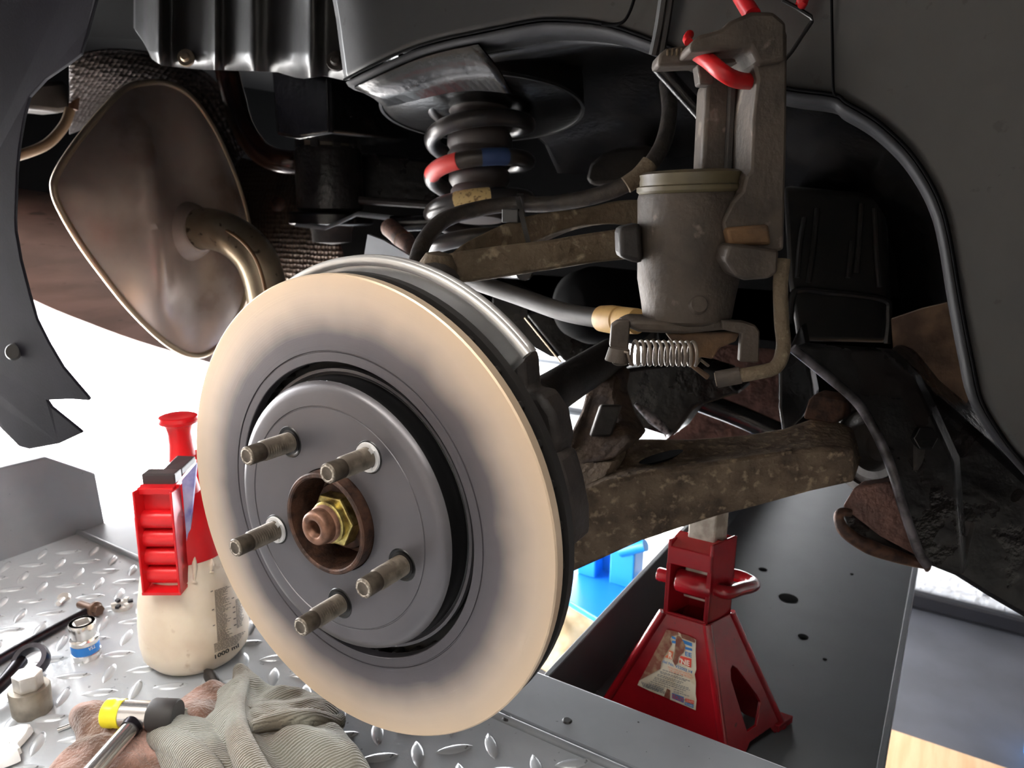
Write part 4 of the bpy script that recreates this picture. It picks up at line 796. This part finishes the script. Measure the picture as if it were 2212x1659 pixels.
mesh('tube_wall', tube([P(488, 140, Y=0.42), P(502, 200, Y=0.42), P(524, 275, Y=0.42), P(565, 330, Y=0.425), P(620, 350, Y=0.44), P(680, 345, Y=0.47)], 0.0165, 18, 8), BROWNPIPE, rt2)
rp = thing('link_bolt', 'rusty link bolt with black sleeve under the spring', 'bolt', P(860, 540, Y=0.28))
mesh('bolt_shank', tube([P(842, 492, Y=0.30), P(868, 516, Y=0.28), P(905, 556, Y=0.25)], [0.010, 0.0095, 0.009], 16, 5), HUBR, rp)
mesh('orange_collar', lathe([(0.0100, -0.002), (0.0108, 0), (0.0100, 0.002)], P(873, 522, Y=0.277), (P(868, 516, Y=0.28) - P(905, 556, Y=0.25)), 20, cap=False), RUST, rp)
mesh('black_sleeve', tube([P(845, 484, Y=0.31), P(935, 480, Y=0.33)], 0.0085, 14, smoothp=False), BLACKG, rp)
tag(mesh('link_plate', prism(PL([(785, 560), (794, 506), (830, 520), (890, 556), (880, 590), (790, 590)], Y=0.24), (0, 0.004, 0)), DECKP, smooth=0), 'small dark grey triangular plate behind the dust shield', 'plate')
# ------------------------------------------------------------------ silencer, hanger, heat shields
mu = thing('exhaust_silencer', 'stained steel exhaust silencer with bright seam and bent pipe', 'silencer', P(430, 768, X=-0.6))
mo = [(265, 197), (310, 180), (360, 180), (408, 206), (450, 260), (490, 340), (520, 420), (537, 490), (542, 560), (528, 640), (506, 695), (480, 737), (450, 762), (420, 768), (385, 757), (340, 725), (280, 665), (220, 590), (170, 520), (130, 450), (117, 410), (121, 380), (150, 330), (200, 265)]
m3 = closed([P(x, y, X=-0.60) for x, y in mo], 5); mcn = sum(m3, Vector()) / len(m3)
yr = P(285, 500, X=-0.6).y
def bulge(p, s):
    e = 0.03 * (1 - s ** 4); r_ = 0.026 * math.exp(-((p.y - yr) / 0.022) ** 2) * (1 - s ** 6); low = -0.012 * math.exp(-((p.y - yr - 0.075) / 0.03) ** 2) * (1 - s ** 6)
    return Vector((e + r_ + low, 0, 0))
rows = []
for s in (1, 0.97, 0.93, 0.87, 0.8, 0.7, 0.6, 0.5, 0.4, 0.3, 0.2, 0.1, 0.02):
    rows.append([mcn + (p - mcn) * s + bulge(mcn + (p - mcn) * s, s) for p in m3])
mesh('end_cap', loft(rows, True), MUFF, mu, 60)
mesh('seam', tube(m3, 0.0042, 10, 1, loop=True), SEAM, mu)
mesh('shell', loft([m3, [mcn + (p - mcn) * 0.985 + Vector((-0.01, 0.008, 0)) for p in m3], [mcn + (p - mcn) * 0.95 + Vector((-0.22, 0.16, 0)) for p in m3], [mcn + (p - mcn) * 0.6 + Vector((-0.25, 0.18, 0)) for p in m3]], True), MUFF, mu, 60)
pp_ = [P(412, 498, X=-0.58), P(455, 495, X=-0.545), P(505, 512, X=-0.50), P(548, 552, X=-0.475), P(572, 610, X=-0.465), P(585, 690, X=-0.46)]
mesh('inlet_pipe', tube(pp_, 0.0262, 24, 8), PIPE, mu)
pa = (pp_[1] - pp_[0]).normalized(); mesh('weld_collar', lathe([(0.040, -0.012), (0.034, 0.002), (0.030, 0.006), (0.0285, 0.012), (0.026, 0.013)], pp_[0] + pa * 0.006, pa, 36, cap=False), MUFF, mu)
mesh('pipe_seam', tube([p + Vector((0.020, -0.019, 0.006)) for p in pp_[1:]], 0.0022, 8, 8), M('pipe_weld', S(112, 84, 54), 0.5, 0.4), mu)
hg = thing('exhaust_hanger', 'brown bent exhaust hanger rod with rubber block left of the silencer', 'hanger', P(110, 300, X=-0.72))
mesh('rubber_block', prism(PL([(60, 180), (140, 172), (155, 190), (156, 238), (130, 244), (58, 236)], X=-0.74), (-0.05, 0, 0)), HOSE, hg, smooth=30, bev=0.008)
mesh('hanger_rod', tube(PL([(152, 236), (138, 272), (100, 312), (40, 336), (-10, 345)], X=-0.72), 0.0062, 12, 6), M('tan_rod', S(110, 92, 72), 0.5, 0.3), hg)
mesh('hanger_strap', tube(PL([(164, 140), (164, 190), (158, 236)], X=-0.73), 0.006, 10, 5, flat=0.4), M('brown_strap', S(86, 60, 46), 0.5, 0.3), hg)
hs = thing('heat_shield', 'dimpled foil heat shield wrapped over and beside the silencer', 'heat shield', P(580, 600, Y=0.6))
rU = [crom(PL([(150, 122), (240, 105), (345, 118), (450, 160), (505, 240), (530, 330)], X=-0.64), 6), crom(PL([(150, 175), (240, 168), (330, 175), (400, 215), (452, 280), (505, 360)], X=-0.69), 6), crom(PL([(150, 290), (240, 260), (330, 260), (400, 300), (450, 360), (500, 440)], X=-0.80), 6)]
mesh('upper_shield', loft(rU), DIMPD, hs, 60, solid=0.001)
mesh('side_shield', loft([crom(PL([(470, 330), (560, 350), (640, 372), (720, 400)], Y=0.56), 5), crom(PL([(480, 440), (560, 450), (650, 460), (720, 470)], Y=0.53), 5), crom(PL([(480, 560), (560, 590), (680, 610), (760, 620)], Y=0.52), 5), crom(PL([(480, 680), (560, 700), (680, 720), (760, 720)], Y=0.54), 5)]), DIMP, hs, 60, solid=0.001)
mesh('shield_bolt', lathe([(0.0001, 0.004), (0.008, 0.003), (0.012, 0)], P(600, 440, Y=0.52), -FW, 16), HUBR, hs)
# ------------------------------------------------------------------ spray bottle
RB = 0.0465
bfp = P(432, 1462, Z=DZ); hd = Vector((FW.x, FW.y, 0)).normalized()
bc_ = Vector((bfp.x, bfp.y, 0)) + (Vector((bfp.x, bfp.y, 0)) - Vector((CAM.x, CAM.y, 0))).normalized() * (RB - 0.007)
bt = thing('spray_bottle', 'cream pump spray bottle with red head standing behind the disc', 'bottle', (bc_.x, bc_.y, DZ))
BP = [(0.0001, 0.002), (0.030, 0.0), (0.039, 0.003), (0.0445, 0.010), (0.0462, 0.022), (0.0460, 0.040), (0.0440, 0.060), (0.0405, 0.080), (0.0365, 0.096), (0.0335, 0.106), (0.0330, 0.112)]
def brad(z):
    for (r0, h0), (r1, h1) in zip(BP[1:], BP[2:]):
        if h0 <= z <= h1: return r0 + (r1 - r0) * (z - h0) / (h1 - h0)
    return 0.033
body = mesh('bottle_body', lathe(BP, (bc_.x, bc_.y, DZ), (0, 0, 1), 72), BOTT, bt, 50)
mesh('red_collar', lathe([(0.0345, 0.104), (0.0350, 0.108), (0.0345, 0.118), (0.0325, 0.132), (0.0285, 0.145), (0.022, 0.154), (0.015, 0.158), (0.013, 0.170)], (bc_.x, bc_.y, DZ), (0, 0, 1), 56), BRED, bt, 50)
def onb(x, y, e=0.0005):
    D = (FW + RT * ((x - 1106) / FPX) + DN * ((y - 829.5) / FPX)); a, b = 0.5, 0.68
    g = lambda t: (lambda p: math.hypot(p.x - bc_.x, p.y - bc_.y) - brad(p.z - DZ) - e)(CAM + D * t)
    t = 0.55
    while t < 0.72 and g(t) > 0: t += 0.002
    lo_, hi_ = t - 0.002, t
    for _ in range(14):
        m_ = (lo_ + hi_) / 2
        if g(m_) > 0: lo_ = m_
        else: hi_ = m_
    return CAM + D * hi_
zb = lambda x, y: (420 + x / 8.29, 1250 + y / 8.29)
text_on('1000 ml', zb(372, 1440), zb(800, 1225), zb(362, 1368), INKK, lambda x, y: onb(x, y), body, bold=0.025)
qs = []
def words(x0, y0, x1, sl, h, wmin, wmax, gap):
    x = x0
    while x < x1 - 8:
        wl = min(random.uniform(wmin, wmax), x1 - x); y = y0 + (x - x0) * sl
        qs.append([onb(*zb(x, y)), onb(*zb(x + wl, y + wl * sl)), onb(*zb(x + wl, y + wl * sl - h)), onb(*zb(x, y - h))]); x += wl + gap
for k in range(44): words(358 + k * 1.3, 225 + k * 21, 358 + k * 1.3 + random.uniform(150, 290) * (1 if k < 2 or k % 7 else 0.8), -0.36 + 0.001 * k, 11, 25, 70, 9)
for k in range(25): words(735 + k * 1.1, 395 + k * 20.5, 735 + k * 1.1 + random.uniform(90, 130), -0.55, 11, 20, 50, 8)
for k in range(7): words(350 + k * 2, 1185 + k * 23, 350 + 560 - k * 25, -0.42 + 0.005 * k, 12, 30, 80, 9)
for x, y in ((312, 235), (335, 565), (352, 845), (690, 355), (710, 520), (712, 610), (722, 725), (730, 838)): words(x - 22, y + 10, x + 24, -0.4, 20, 40, 46, 2)
mesh('label_print', ([v for q in qs for v in q], [tuple(range(4 * i, 4 * i + 4)) for i in range(len(qs))]), INKL, body, smooth=0)
for (x0, y0, x1, y1, r_) in ((420, 1192, 420, 1258, 0.0024), (457, 1207, 457, 1236, 0.0022)):
    mesh('moulded_rib', tube([onb(x0, y0, 0), onb((x0 + x1) / 2, (y0 + y1) / 2, 0.0003), onb(x1, y1, 0)], [0.0006, r_, 0.0006], 10, 5), BOTT, body)
# pump knob and stem
kc = P(393, 985, d=0.69)
ka = Vector((kc.x, kc.y, 0)); kz = lambda y: P(393, y, d=0.69).z
mesh('pump_stem', lathe([(0.0128, kz(992)), (0.0122, kz(985)), (0.0108, kz(955)), (0.0105, kz(930)), (0.0120, kz(915)), (0.0135, kz(910))], ka, (0, 0, 1), 32), BRED, bt)
mesh('pump_knob', lathe([(0.012, kz(912)), (0.0170, kz(907)), (0.0182, kz(900)), (0.0170, kz(893)), (0.0150, kz(891)), (0.008, kz(895)), (0.0001, kz(896))], ka, (0, 0, 1), 36), BRED, bt)
mesh('pump_cap', lathe([(0.020, kz(1075)), (0.0195, kz(1040)), (0.0185, kz(1000)), (0.0165, kz(985)), (0.0001, kz(983))], ka + Vector((0.004, 0.006, 0)), (0, 0, 1), 36), BRED, bt)
# trigger handle: open ladder backed channel
cdir = Vector((CAM.x - bc_.x, CAM.y - bc_.y, 0)).normalized(); rdir = Vector((-cdir.y, cdir.x, 0))
an = math.radians(24); hn = cdir * math.cos(an) - rdir * math.sin(an); hr = rdir * math.cos(an) + cdir * math.sin(an); UPV = Vector((0, 0, 1))
hc = P(344, 1172, d=0.60); hc0 = Vector((hc.x, hc.y, 0)); z0_, z1_ = P(344, 1292, d=0.60).z, P(344, 1048, d=0.60).z
zm_ = (z0_ + z1_) / 2; hh_ = (z1_ - z0_) / 2; hw = 0.0158
tg = mesh('trigger_handle', box(hc0 - hn * 0.012 + UPV * zm_, (hw, 0.0012, hh_), (hr, hn, UPV)), BRED, bt, smooth=0)
for i in (-1, 1): mesh('handle_wall', prism([hc0 + hr * (hw * i) + hn * 0.006 + UPV * z0_, hc0 + hr * (hw * i) + hn * 0.004 + UPV * z1_, hc0 + hr * (hw * i) - hn * 0.013 + UPV * (z1_ - 0.002), hc0 + hr * (hw * i) - hn * 0.013 + UPV * (z0_ + 0.004)], hr * (-0.002 * i)), BRED, tg, smooth=30, bev=0.0007)
for k in range(4):
    zz = z0_ + 0.006 + k * 0.0165
    v_, f_ = tube([hc0 - hr * hw + hn * -0.008 + UPV * (zz + 0.006), hc0 + hr * hw + hn * -0.008 + UPV * (zz + 0.006)], 0.0075, 16, smoothp=False)
    mesh('grip_rung', (v_, f_), BRED, tg, 50)
mesh('handle_foot', box(hc0 - hn * 0.003 + UPV * (z0_ + 0.001), (hw, 0.009, 0.0012), (hr, hn, UPV)), BRED, tg, smooth=0)
mesh('violet_insert', prism([hc0 + hr * (hw + 0.0003) - hn * 0.013 + UPV * (z0_ + 0.012), hc0 + hr * (hw + 0.0003) - hn * 0.016 + UPV * (z1_ + 0.002), hc0 + hr * (hw + 0.012) - hn * 0.020 + UPV * (z1_ + 0.016), hc0 + hr * (hw + 0.004) - hn * 0.019 + UPV * (z1_ - 0.03)], -hn * 0.003), BVIO, tg, smooth=0)
mesh('handle_bridge', prism([hc0 + hr * (hw - 0.002) - hn * 0.004 + UPV * z1_, hc0 - hr * hw - hn * 0.004 + UPV * z1_, P(372, 998, d=0.655), P(424, 990, d=0.655)], UPV * -0.006), BRED, bt, smooth=0, bev=0.001)
lt = P(350, 1030, d=0.608); mesh('latch', box(lt, (0.0135, 0.007, 0.0050), (hr, hn, UPV)), BBLK, bt, smooth=0, bev=0.0012)
mesh('latch_ramp', prism([P(352, 1013, d=0.614), P(392, 1013, d=0.614), P(422, 985, d=0.64), P(383, 983, d=0.64)], UPV * -0.006), BBLK, bt, smooth=0, bev=0.001)
# ------------------------------------------------------------------ small tools on the deck
def onz(x, y, h=0): return P(x, y, Z=DZ + h)
# socket with the blue band
sc = onz(175, 1431); sc = sc + hd * 0.009
sk1 = thing('socket', 'chrome drive socket with a blue printed band standing on the deck', 'socket', sc)
mesh('socket_body', lathe([(0.0116, 0.0), (0.0120, 0.0008), (0.0120, 0.0060), (0.0113, 0.0064), (0.0113, 0.0150), (0.0118, 0.0155), (0.0118, 0.0190), (0.0100, 0.0205), (0.0098, 0.0215), (0.0108, 0.028), (0.0112, 0.0340), (0.0106, 0.0350), (0.0075, 0.0350)], sc, UPV, 48, cap=False), CHROME, sk1, 40)
mesh('blue_band', lathe([(0.0114, 0.0066), (0.0116, 0.0068), (0.0116, 0.0146), (0.0114, 0.0149)], sc, UPV, 48, cap=False), BAND, sk1)
ring = [sc + UPV * 0.0350 + (Vector((math.cos(a), math.sin(a), 0)) * (0.0078)) for a in [k * math.pi / 2 + 0.5 for k in range(4)]]
mesh('square_drive', (lambda o_, i_: loft([o_, i_, [p - UPV * 0.012 for p in i_]], True))([sc + UPV * 0.0350 + Vector((math.cos(k * math.pi / 8 + 0.5), math.sin(k * math.pi / 8 + 0.5), 0)) * 0.0106 for k in range(16)], [ring[k // 4] + (ring[(k // 4 + 1) % 4] - ring[k // 4]) * ((k % 4) / 4) for k in range(16)]), SATIN, sk1, 30)
mesh('socket_floor', lathe([(0.0001, 0.027), (0.009, 0.027)], sc, UPV, 20), STEELK, sk1)
def oncyl(x, y, c, r):
    D = FW + RT * ((x - 1106) / FPX) + DN * ((y - 829.5) / FPX); dx, dy = D.x, D.y; ox, oy = CAM.x - c.x, CAM.y - c.y
    A = dx * dx + dy * dy; B = ox * dx + oy * dy; Cc = ox * ox + oy * oy - r * r; q = B * B - A * Cc
    t = (-B - math.sqrt(max(q, 0))) / A; return CAM + D * t
zs = lambda x, y: (120 + x / 12.76, 1310 + y / 12.76)
text_on('TSA', zs(1095, 1040), zs(905, 1150), zs(1105, 1130), INKW, lambda x, y: oncyl(x, y, sc, 0.01175), sk1)
# big socket with hex top
sc2 = onz(50, 1558) + hd * 0.012
sk2 = thing('socket', 'large dull grey socket with a bright hexagon on top', 'socket', sc2)
mesh('socket_body', lathe([(0.0138, 0), (0.0142, 0.001), (0.0148, 0.021), (0.0140, 0.0225), (0.009, 0.0225)], sc2, UPV, 48), ALUD, sk2, 40)
mesh('hex_top', hexa(sc2 + UPV * 0.0222, UPV, 0.0185, 0.013, 0.35), SATIN, sk2, smooth=0, bev=0.0007)
# ratchet behind it
rc_ = onz(52, 1472, 0.004) + hd * 0.012
rk = thing('ratchet_spanner', 'dark worn ratchet spanner with ring head lying behind the big socket', 'spanner', rc_)
rax = (Vector((0.35, -0.45, 0.75))).normalized()
mesh('ring_head', lathe([(0.0098, -0.005), (0.0138, -0.005), (0.0145, 0), (0.0138, 0.005), (0.0098, 0.005), (0.0090, 0), (0.0098, -0.005)], rc_ + UPV * 0.012, rax, 40, cap=False), STEELK, rk, 40)
mesh('spanner_shank', tube([rc_ + UPV * 0.010 + Vector((-0.01, -0.004, 0)), onz(-10, 1490, 0.012), onz(-90, 1530, 0.008)], [0.006, 0.0055, 0.006], 12, 5), STEELK, rk)
# breaker bar with the bolt head at its end
bbz = 0.0045
bb = thing('breaker_bar', 'long black breaker bar lying across the deck', 'breaker bar', onz(100, 1375))
mesh('bar_shaft', tube([onz(-120, 1500, bbz), onz(0, 1424, bbz), onz(100, 1368, bbz), onz(192, 1318, bbz)], [0.0048, 0.0046, 0.0042, 0.0036], 16, 4), STEELK, bb)
bh = onz(205, 1312, 0.008); bax2 = (onz(205, 1312) - onz(100, 1368)).normalized()
bh2 = onz(206, 1316, 0.0075)
bo2 = thing('flange_bolt', 'brown hexagon flange bolt resting at the end of the breaker bar', 'bolt', onz(206, 1322))
fax = (CAM - bh2); fax = Vector((fax.x, fax.y, 0)).normalized()
fax = (fax * 0.8 + rdir * 0.6).normalized()
mesh('bolt_flange', lathe([(0.0001, -0.002), (0.0075, -0.002), (0.0075, 0.0005), (0.006, 0.0015)], bh2, fax, 28), STEELB, bo2)
mesh('bolt_head', hexa(bh2, fax, 0.0098, 0.0065, 0.2), STEELB, bo2, smooth=0, bev=0.0006)
mesh('bolt_shank', lathe([(0.0040, 0), (0.0040, 0.022), (0.0030, 0.024)], bh2, -fax, 16), STEELB, bo2)
# lost screw, burr nut, split pin, fluff, paper
s1 = thing('screw', 'small steel screw lying on its head on the deck', 'screw', onz(133, 1296))
mesh('screw_head', lathe([(0.0001, 0), (0.0062, 0.0), (0.0066, 0.001), (0.0052, 0.0036), (0.0001, 0.0040)], onz(138, 1293), Vector((0.3, -0.3, 1)), 20), SATIN, s1)
mesh('screw_shank', tube([onz(136, 1294, 0.003), onz(126, 1304, 0.004)], 0.0026, 12, smoothp=False), SATIN, s1)
n1 = thing('castle_nut', 'bright castellated nut lying beside the spray bottle', 'nut', onz(265, 1312))
nc = onz(265, 1312)
mesh('nut_ring', lathe([(0.0052, 0), (0.0096, 0), (0.0100, 0.001), (0.0100, 0.0040), (0.0052, 0.0040), (0.0052, 0)], nc, UPV, 28, cap=False), SATIN, n1, 30)
for k in range(6):
    a = k * math.pi / 3; mesh('nut_tooth', box(nc + Vector((math.cos(a), math.sin(a), 0)) * 0.0076 + UPV * 0.0052, (0.0024, 0.0018, 0.0014), (Vector((math.cos(a), math.sin(a), 0)), Vector((-math.sin(a), math.cos(a), 0)), UPV)), STEELK if k % 2 else SATIN, n1, smooth=0)
sp1 = thing('split_pin', 'short bright metal pin poking out from under the brown rag', 'pin', onz(145, 1574))
mesh('pin_shank', tube([onz(124, 1577, 0.002), onz(170, 1560, 0.002)], 0.0018, 12, smoothp=False), CHROME, sp1)
def cloth(outline, zb_, folds, mat_th=0.003, rings=22, n=6, wob=0.002, edge=0.35, seed=0):
    o_ = closed([onz(x, y) for x, y in outline], n); c_ = sum(o_, Vector()) / len(o_)
    fw_ = [(onz(*a), onz(*b), h, w_) for a, b, h, w_ in folds]; rows = []
    for i in range(rings + 1):
        s = 1 - i / rings * 0.985; row = []
        for p in o_:
            q = c_ + (p - c_) * s; h = 0
            for a, b, hh_2, w_ in fw_:
                ab = b - a; t = max(0, min(1, (q - a).dot(ab) / ab.dot(ab))); dd = (q - (a + ab * t)).length
                h = max(h, hh_2 * math.exp(-(dd / w_) ** 2)) if hh_2 > 0 else h + hh_2 * math.exp(-(dd / w_) ** 2)
            e = min(1, (1 - s) / 0.12 * (1 - edge) + edge)
            nz_ = noise.noise(Vector((q.x * 45 + seed, q.y * 45, 0))) * wob * 2 + noise.noise(Vector((q.x * 130 + seed, q.y * 130, 3))) * wob * 0.6
            row.append(Vector((q.x, q.y, zb_ + max(0.0025, (h + 0.006 + nz_) * e))))
        rows.append(row)
    v, f = loft(rows, True); return v, f
tag(mesh('cleaning_rag', cloth([(500, 1492), (455, 1500), (400, 1528), (330, 1532), (230, 1540), (168, 1536), (150, 1566), (166, 1612), (115, 1662), (60, 1760), (220, 1840), (420, 1800), (560, 1700), (540, 1560)], DZ, [((180, 1560), (320, 1600), 0.010, 0.022), ((440, 1520), (420, 1580), 0.010, 0.02), ((160, 1650), (260, 1640), 0.008, 0.02)], wob=0.003, seed=4), RAGB, smooth=180, solid=0.002, sub=1), 'brown fluffy microfibre rag under the mallet', 'rag')
tw_ = thing('towel', 'grey green ribbed towel crumpled in folds below the disc', 'towel', onz(560, 1640))
mesh('towel_base', cloth([(525, 1452), (562, 1486), (612, 1512), (668, 1518), (732, 1548), (722, 1582), (775, 1650), (800, 1740), (600, 1800), (430, 1780), (360, 1700), (330, 1620), (325, 1580), (380, 1572), (450, 1522), (500, 1496), (508, 1456)], DZ + 0.004, [((514, 1515), (506, 1590), 0.012, 0.012), ((506, 1590), (560, 1720), 0.020, 0.016), ((560, 1610), (700, 1610), 0.016, 0.03), ((345, 1600), (460, 1700), 0.018, 0.022), ((640, 1640), (760, 1680), 0.016, 0.03), ((590, 1530), (660, 1540), 0.006, 0.014), ((600, 1630), (720, 1600), -0.010, 0.006)], wob=0.003, seed=9, rings=28), TOWEL, tw_, smooth=180, solid=0.003, sub=1)
mesh('towel_fold', tube([onz(528, 1448, 0.006), onz(524, 1478, 0.014), onz(512, 1520, 0.022), onz(510, 1572, 0.030), onz(530, 1630, 0.034), onz(575, 1710, 0.03)], [0.004, 0.007, 0.008, 0.009, 0.010, 0.010], 14, 8, flat=0.8), TOWEL, tw_, 180)
mesh('towel_fold', tube([onz(330, 1586, 0.008), onz(350, 1592, 0.016), onz(400, 1620, 0.022), onz(450, 1680, 0.022), onz(480, 1760, 0.02)], [0.007, 0.010, 0.011, 0.012, 0.012], 14, 8, flat=0.8), TOWEL, tw_, 180)
mesh('towel_fold', tube([onz(540, 1572, 0.030), onz(600, 1556, 0.026), onz(670, 1556, 0.020), onz(728, 1566, 0.008)], [0.006, 0.010, 0.012, 0.008], 14, 8, flat=0.7), TOWEL, tw_, 180)
tag(mesh('dirt_clump', cloth([(440, 1466), (455, 1462), (468, 1474), (478, 1490), (462, 1496), (446, 1484)], DZ, [((450, 1472), (465, 1485), 0.006, 0.006)], wob=0.003, rings=8, n=3), CASTD, smooth=180), 'small clump of dark dirt in front of the spray bottle', 'dirt')
pv = [(-40, 1590), (0, 1582), (72, 1580), (58, 1606), (44, 1622), (49, 1632), (40, 1640), (46, 1650), (10, 1665), (-40, 1680)]
tag(mesh('torn_paper', cloth(pv, DZ, [((0, 1625), (60, 1590), 0.004, 0.007), ((-20, 1655), (40, 1645), 0.003, 0.006)], wob=0.0015, rings=10, n=3, edge=0.3), PAPER, smooth=30), 'torn piece of white paper at the near left of the deck', 'paper')
# mallet on the brown rag
MZ = 0.026
ma = onz(228, 1540, MZ); mb = onz(384, 1546, MZ); max_ = (mb - ma).normalized(); ml = (mb - ma).length
mt_ = thing('mallet', 'small mallet with yellow and black faces and chrome handle on the brown rag', 'mallet', onz(300, 1560, 0.01))
mesh('yellow_face', lathe([(0.0001, 0), (0.0092, 0), (0.0104, 0.0012), (0.0106, ml * 0.12), (0.0100, ml * 0.15), (0.0104, ml * 0.18), (0.0104, ml * 0.25), (0.0001, ml * 0.25)], ma, max_, 36), MYEL, mt_, 40)
mesh('mallet_head', lathe([(0.0098, ml * 0.24), (0.0098, ml * 0.66)], ma, max_, 36), CHROME, mt_)
mesh('black_face', lathe([(0.0001, ml * 0.64), (0.0112, ml * 0.64), (0.0120, ml * 0.67), (0.0120, ml * 0.97), (0.0110, ml), (0.0001, ml)], ma, max_, 36), MBLK, mt_, 40)
hq = ma + max_ * (ml * 0.46) - UPV * 0.002
mesh('handle_neck', tube([hq, lerp(hq, onz(262, 1600, MZ - 0.004), 0.55)], [0.0085, 0.0072], 20, smoothp=False), STEELK, mt_)
mesh('mallet_handle', tube([lerp(hq, onz(262, 1600, MZ - 0.004), 0.4), onz(200, 1668, 0.020), onz(120, 1760, 0.016)], [0.0062, 0.0068, 0.0075], 20, smoothp=False), CHROME, mt_)
# beige sack on the floor behind
s0 = P(1220, 1395, Z=GZ); sv_, sf2 = [], []
rows = []
for i in range(9):
    t = i / 8; R_ = 0.19 * (1 - t) ** 0.45 * 1.0 + 0.001; row = []
    for k in range(36):
        a = 2 * math.pi * k / 36; nn = 1 + 0.28 * noise.noise(Vector((math.cos(a) * 2.2, math.sin(a) * 2.2, t * 3)))
        row.append(Vector((s0.x - 0.06 + R_ * nn * math.cos(a), s0.y + 0.05 + R_ * nn * math.sin(a), GZ + 0.13 * t * (1 + 0.3 * noise.noise(Vector((math.cos(a) * 3, math.sin(a) * 3, t * 5)))))))
    rows.append(row)
tag(mesh('dust_sheet', loft(rows, True), SACK, smooth=180, sub=1), 'crumpled beige dust sheet on the floor behind the disc', 'dust sheet')
tb_ = P(2262, 1640, Z=GZ); tub = thing('plastic_tub', 'blue plastic tub on the dark floor at the right edge', 'tub', tb_)
mesh('tub_wall', lathe([(0.036, 0), (0.044, 0.11), (0.046, 0.112), (0.0475, 0.108), (0.047, 0.100), (0.044, 0.098), (0.0375, -0.0), (0.036, 0)], tb_, UPV, 40, cap=False), BLUE, tub, 40)
mesh('tub_base', lathe([(0.0001, 0.002), (0.037, 0.002)], tb_, UPV, 30), BLUE, tub)
for o in ROOTS:
    if '_w' in o: del o['_w']
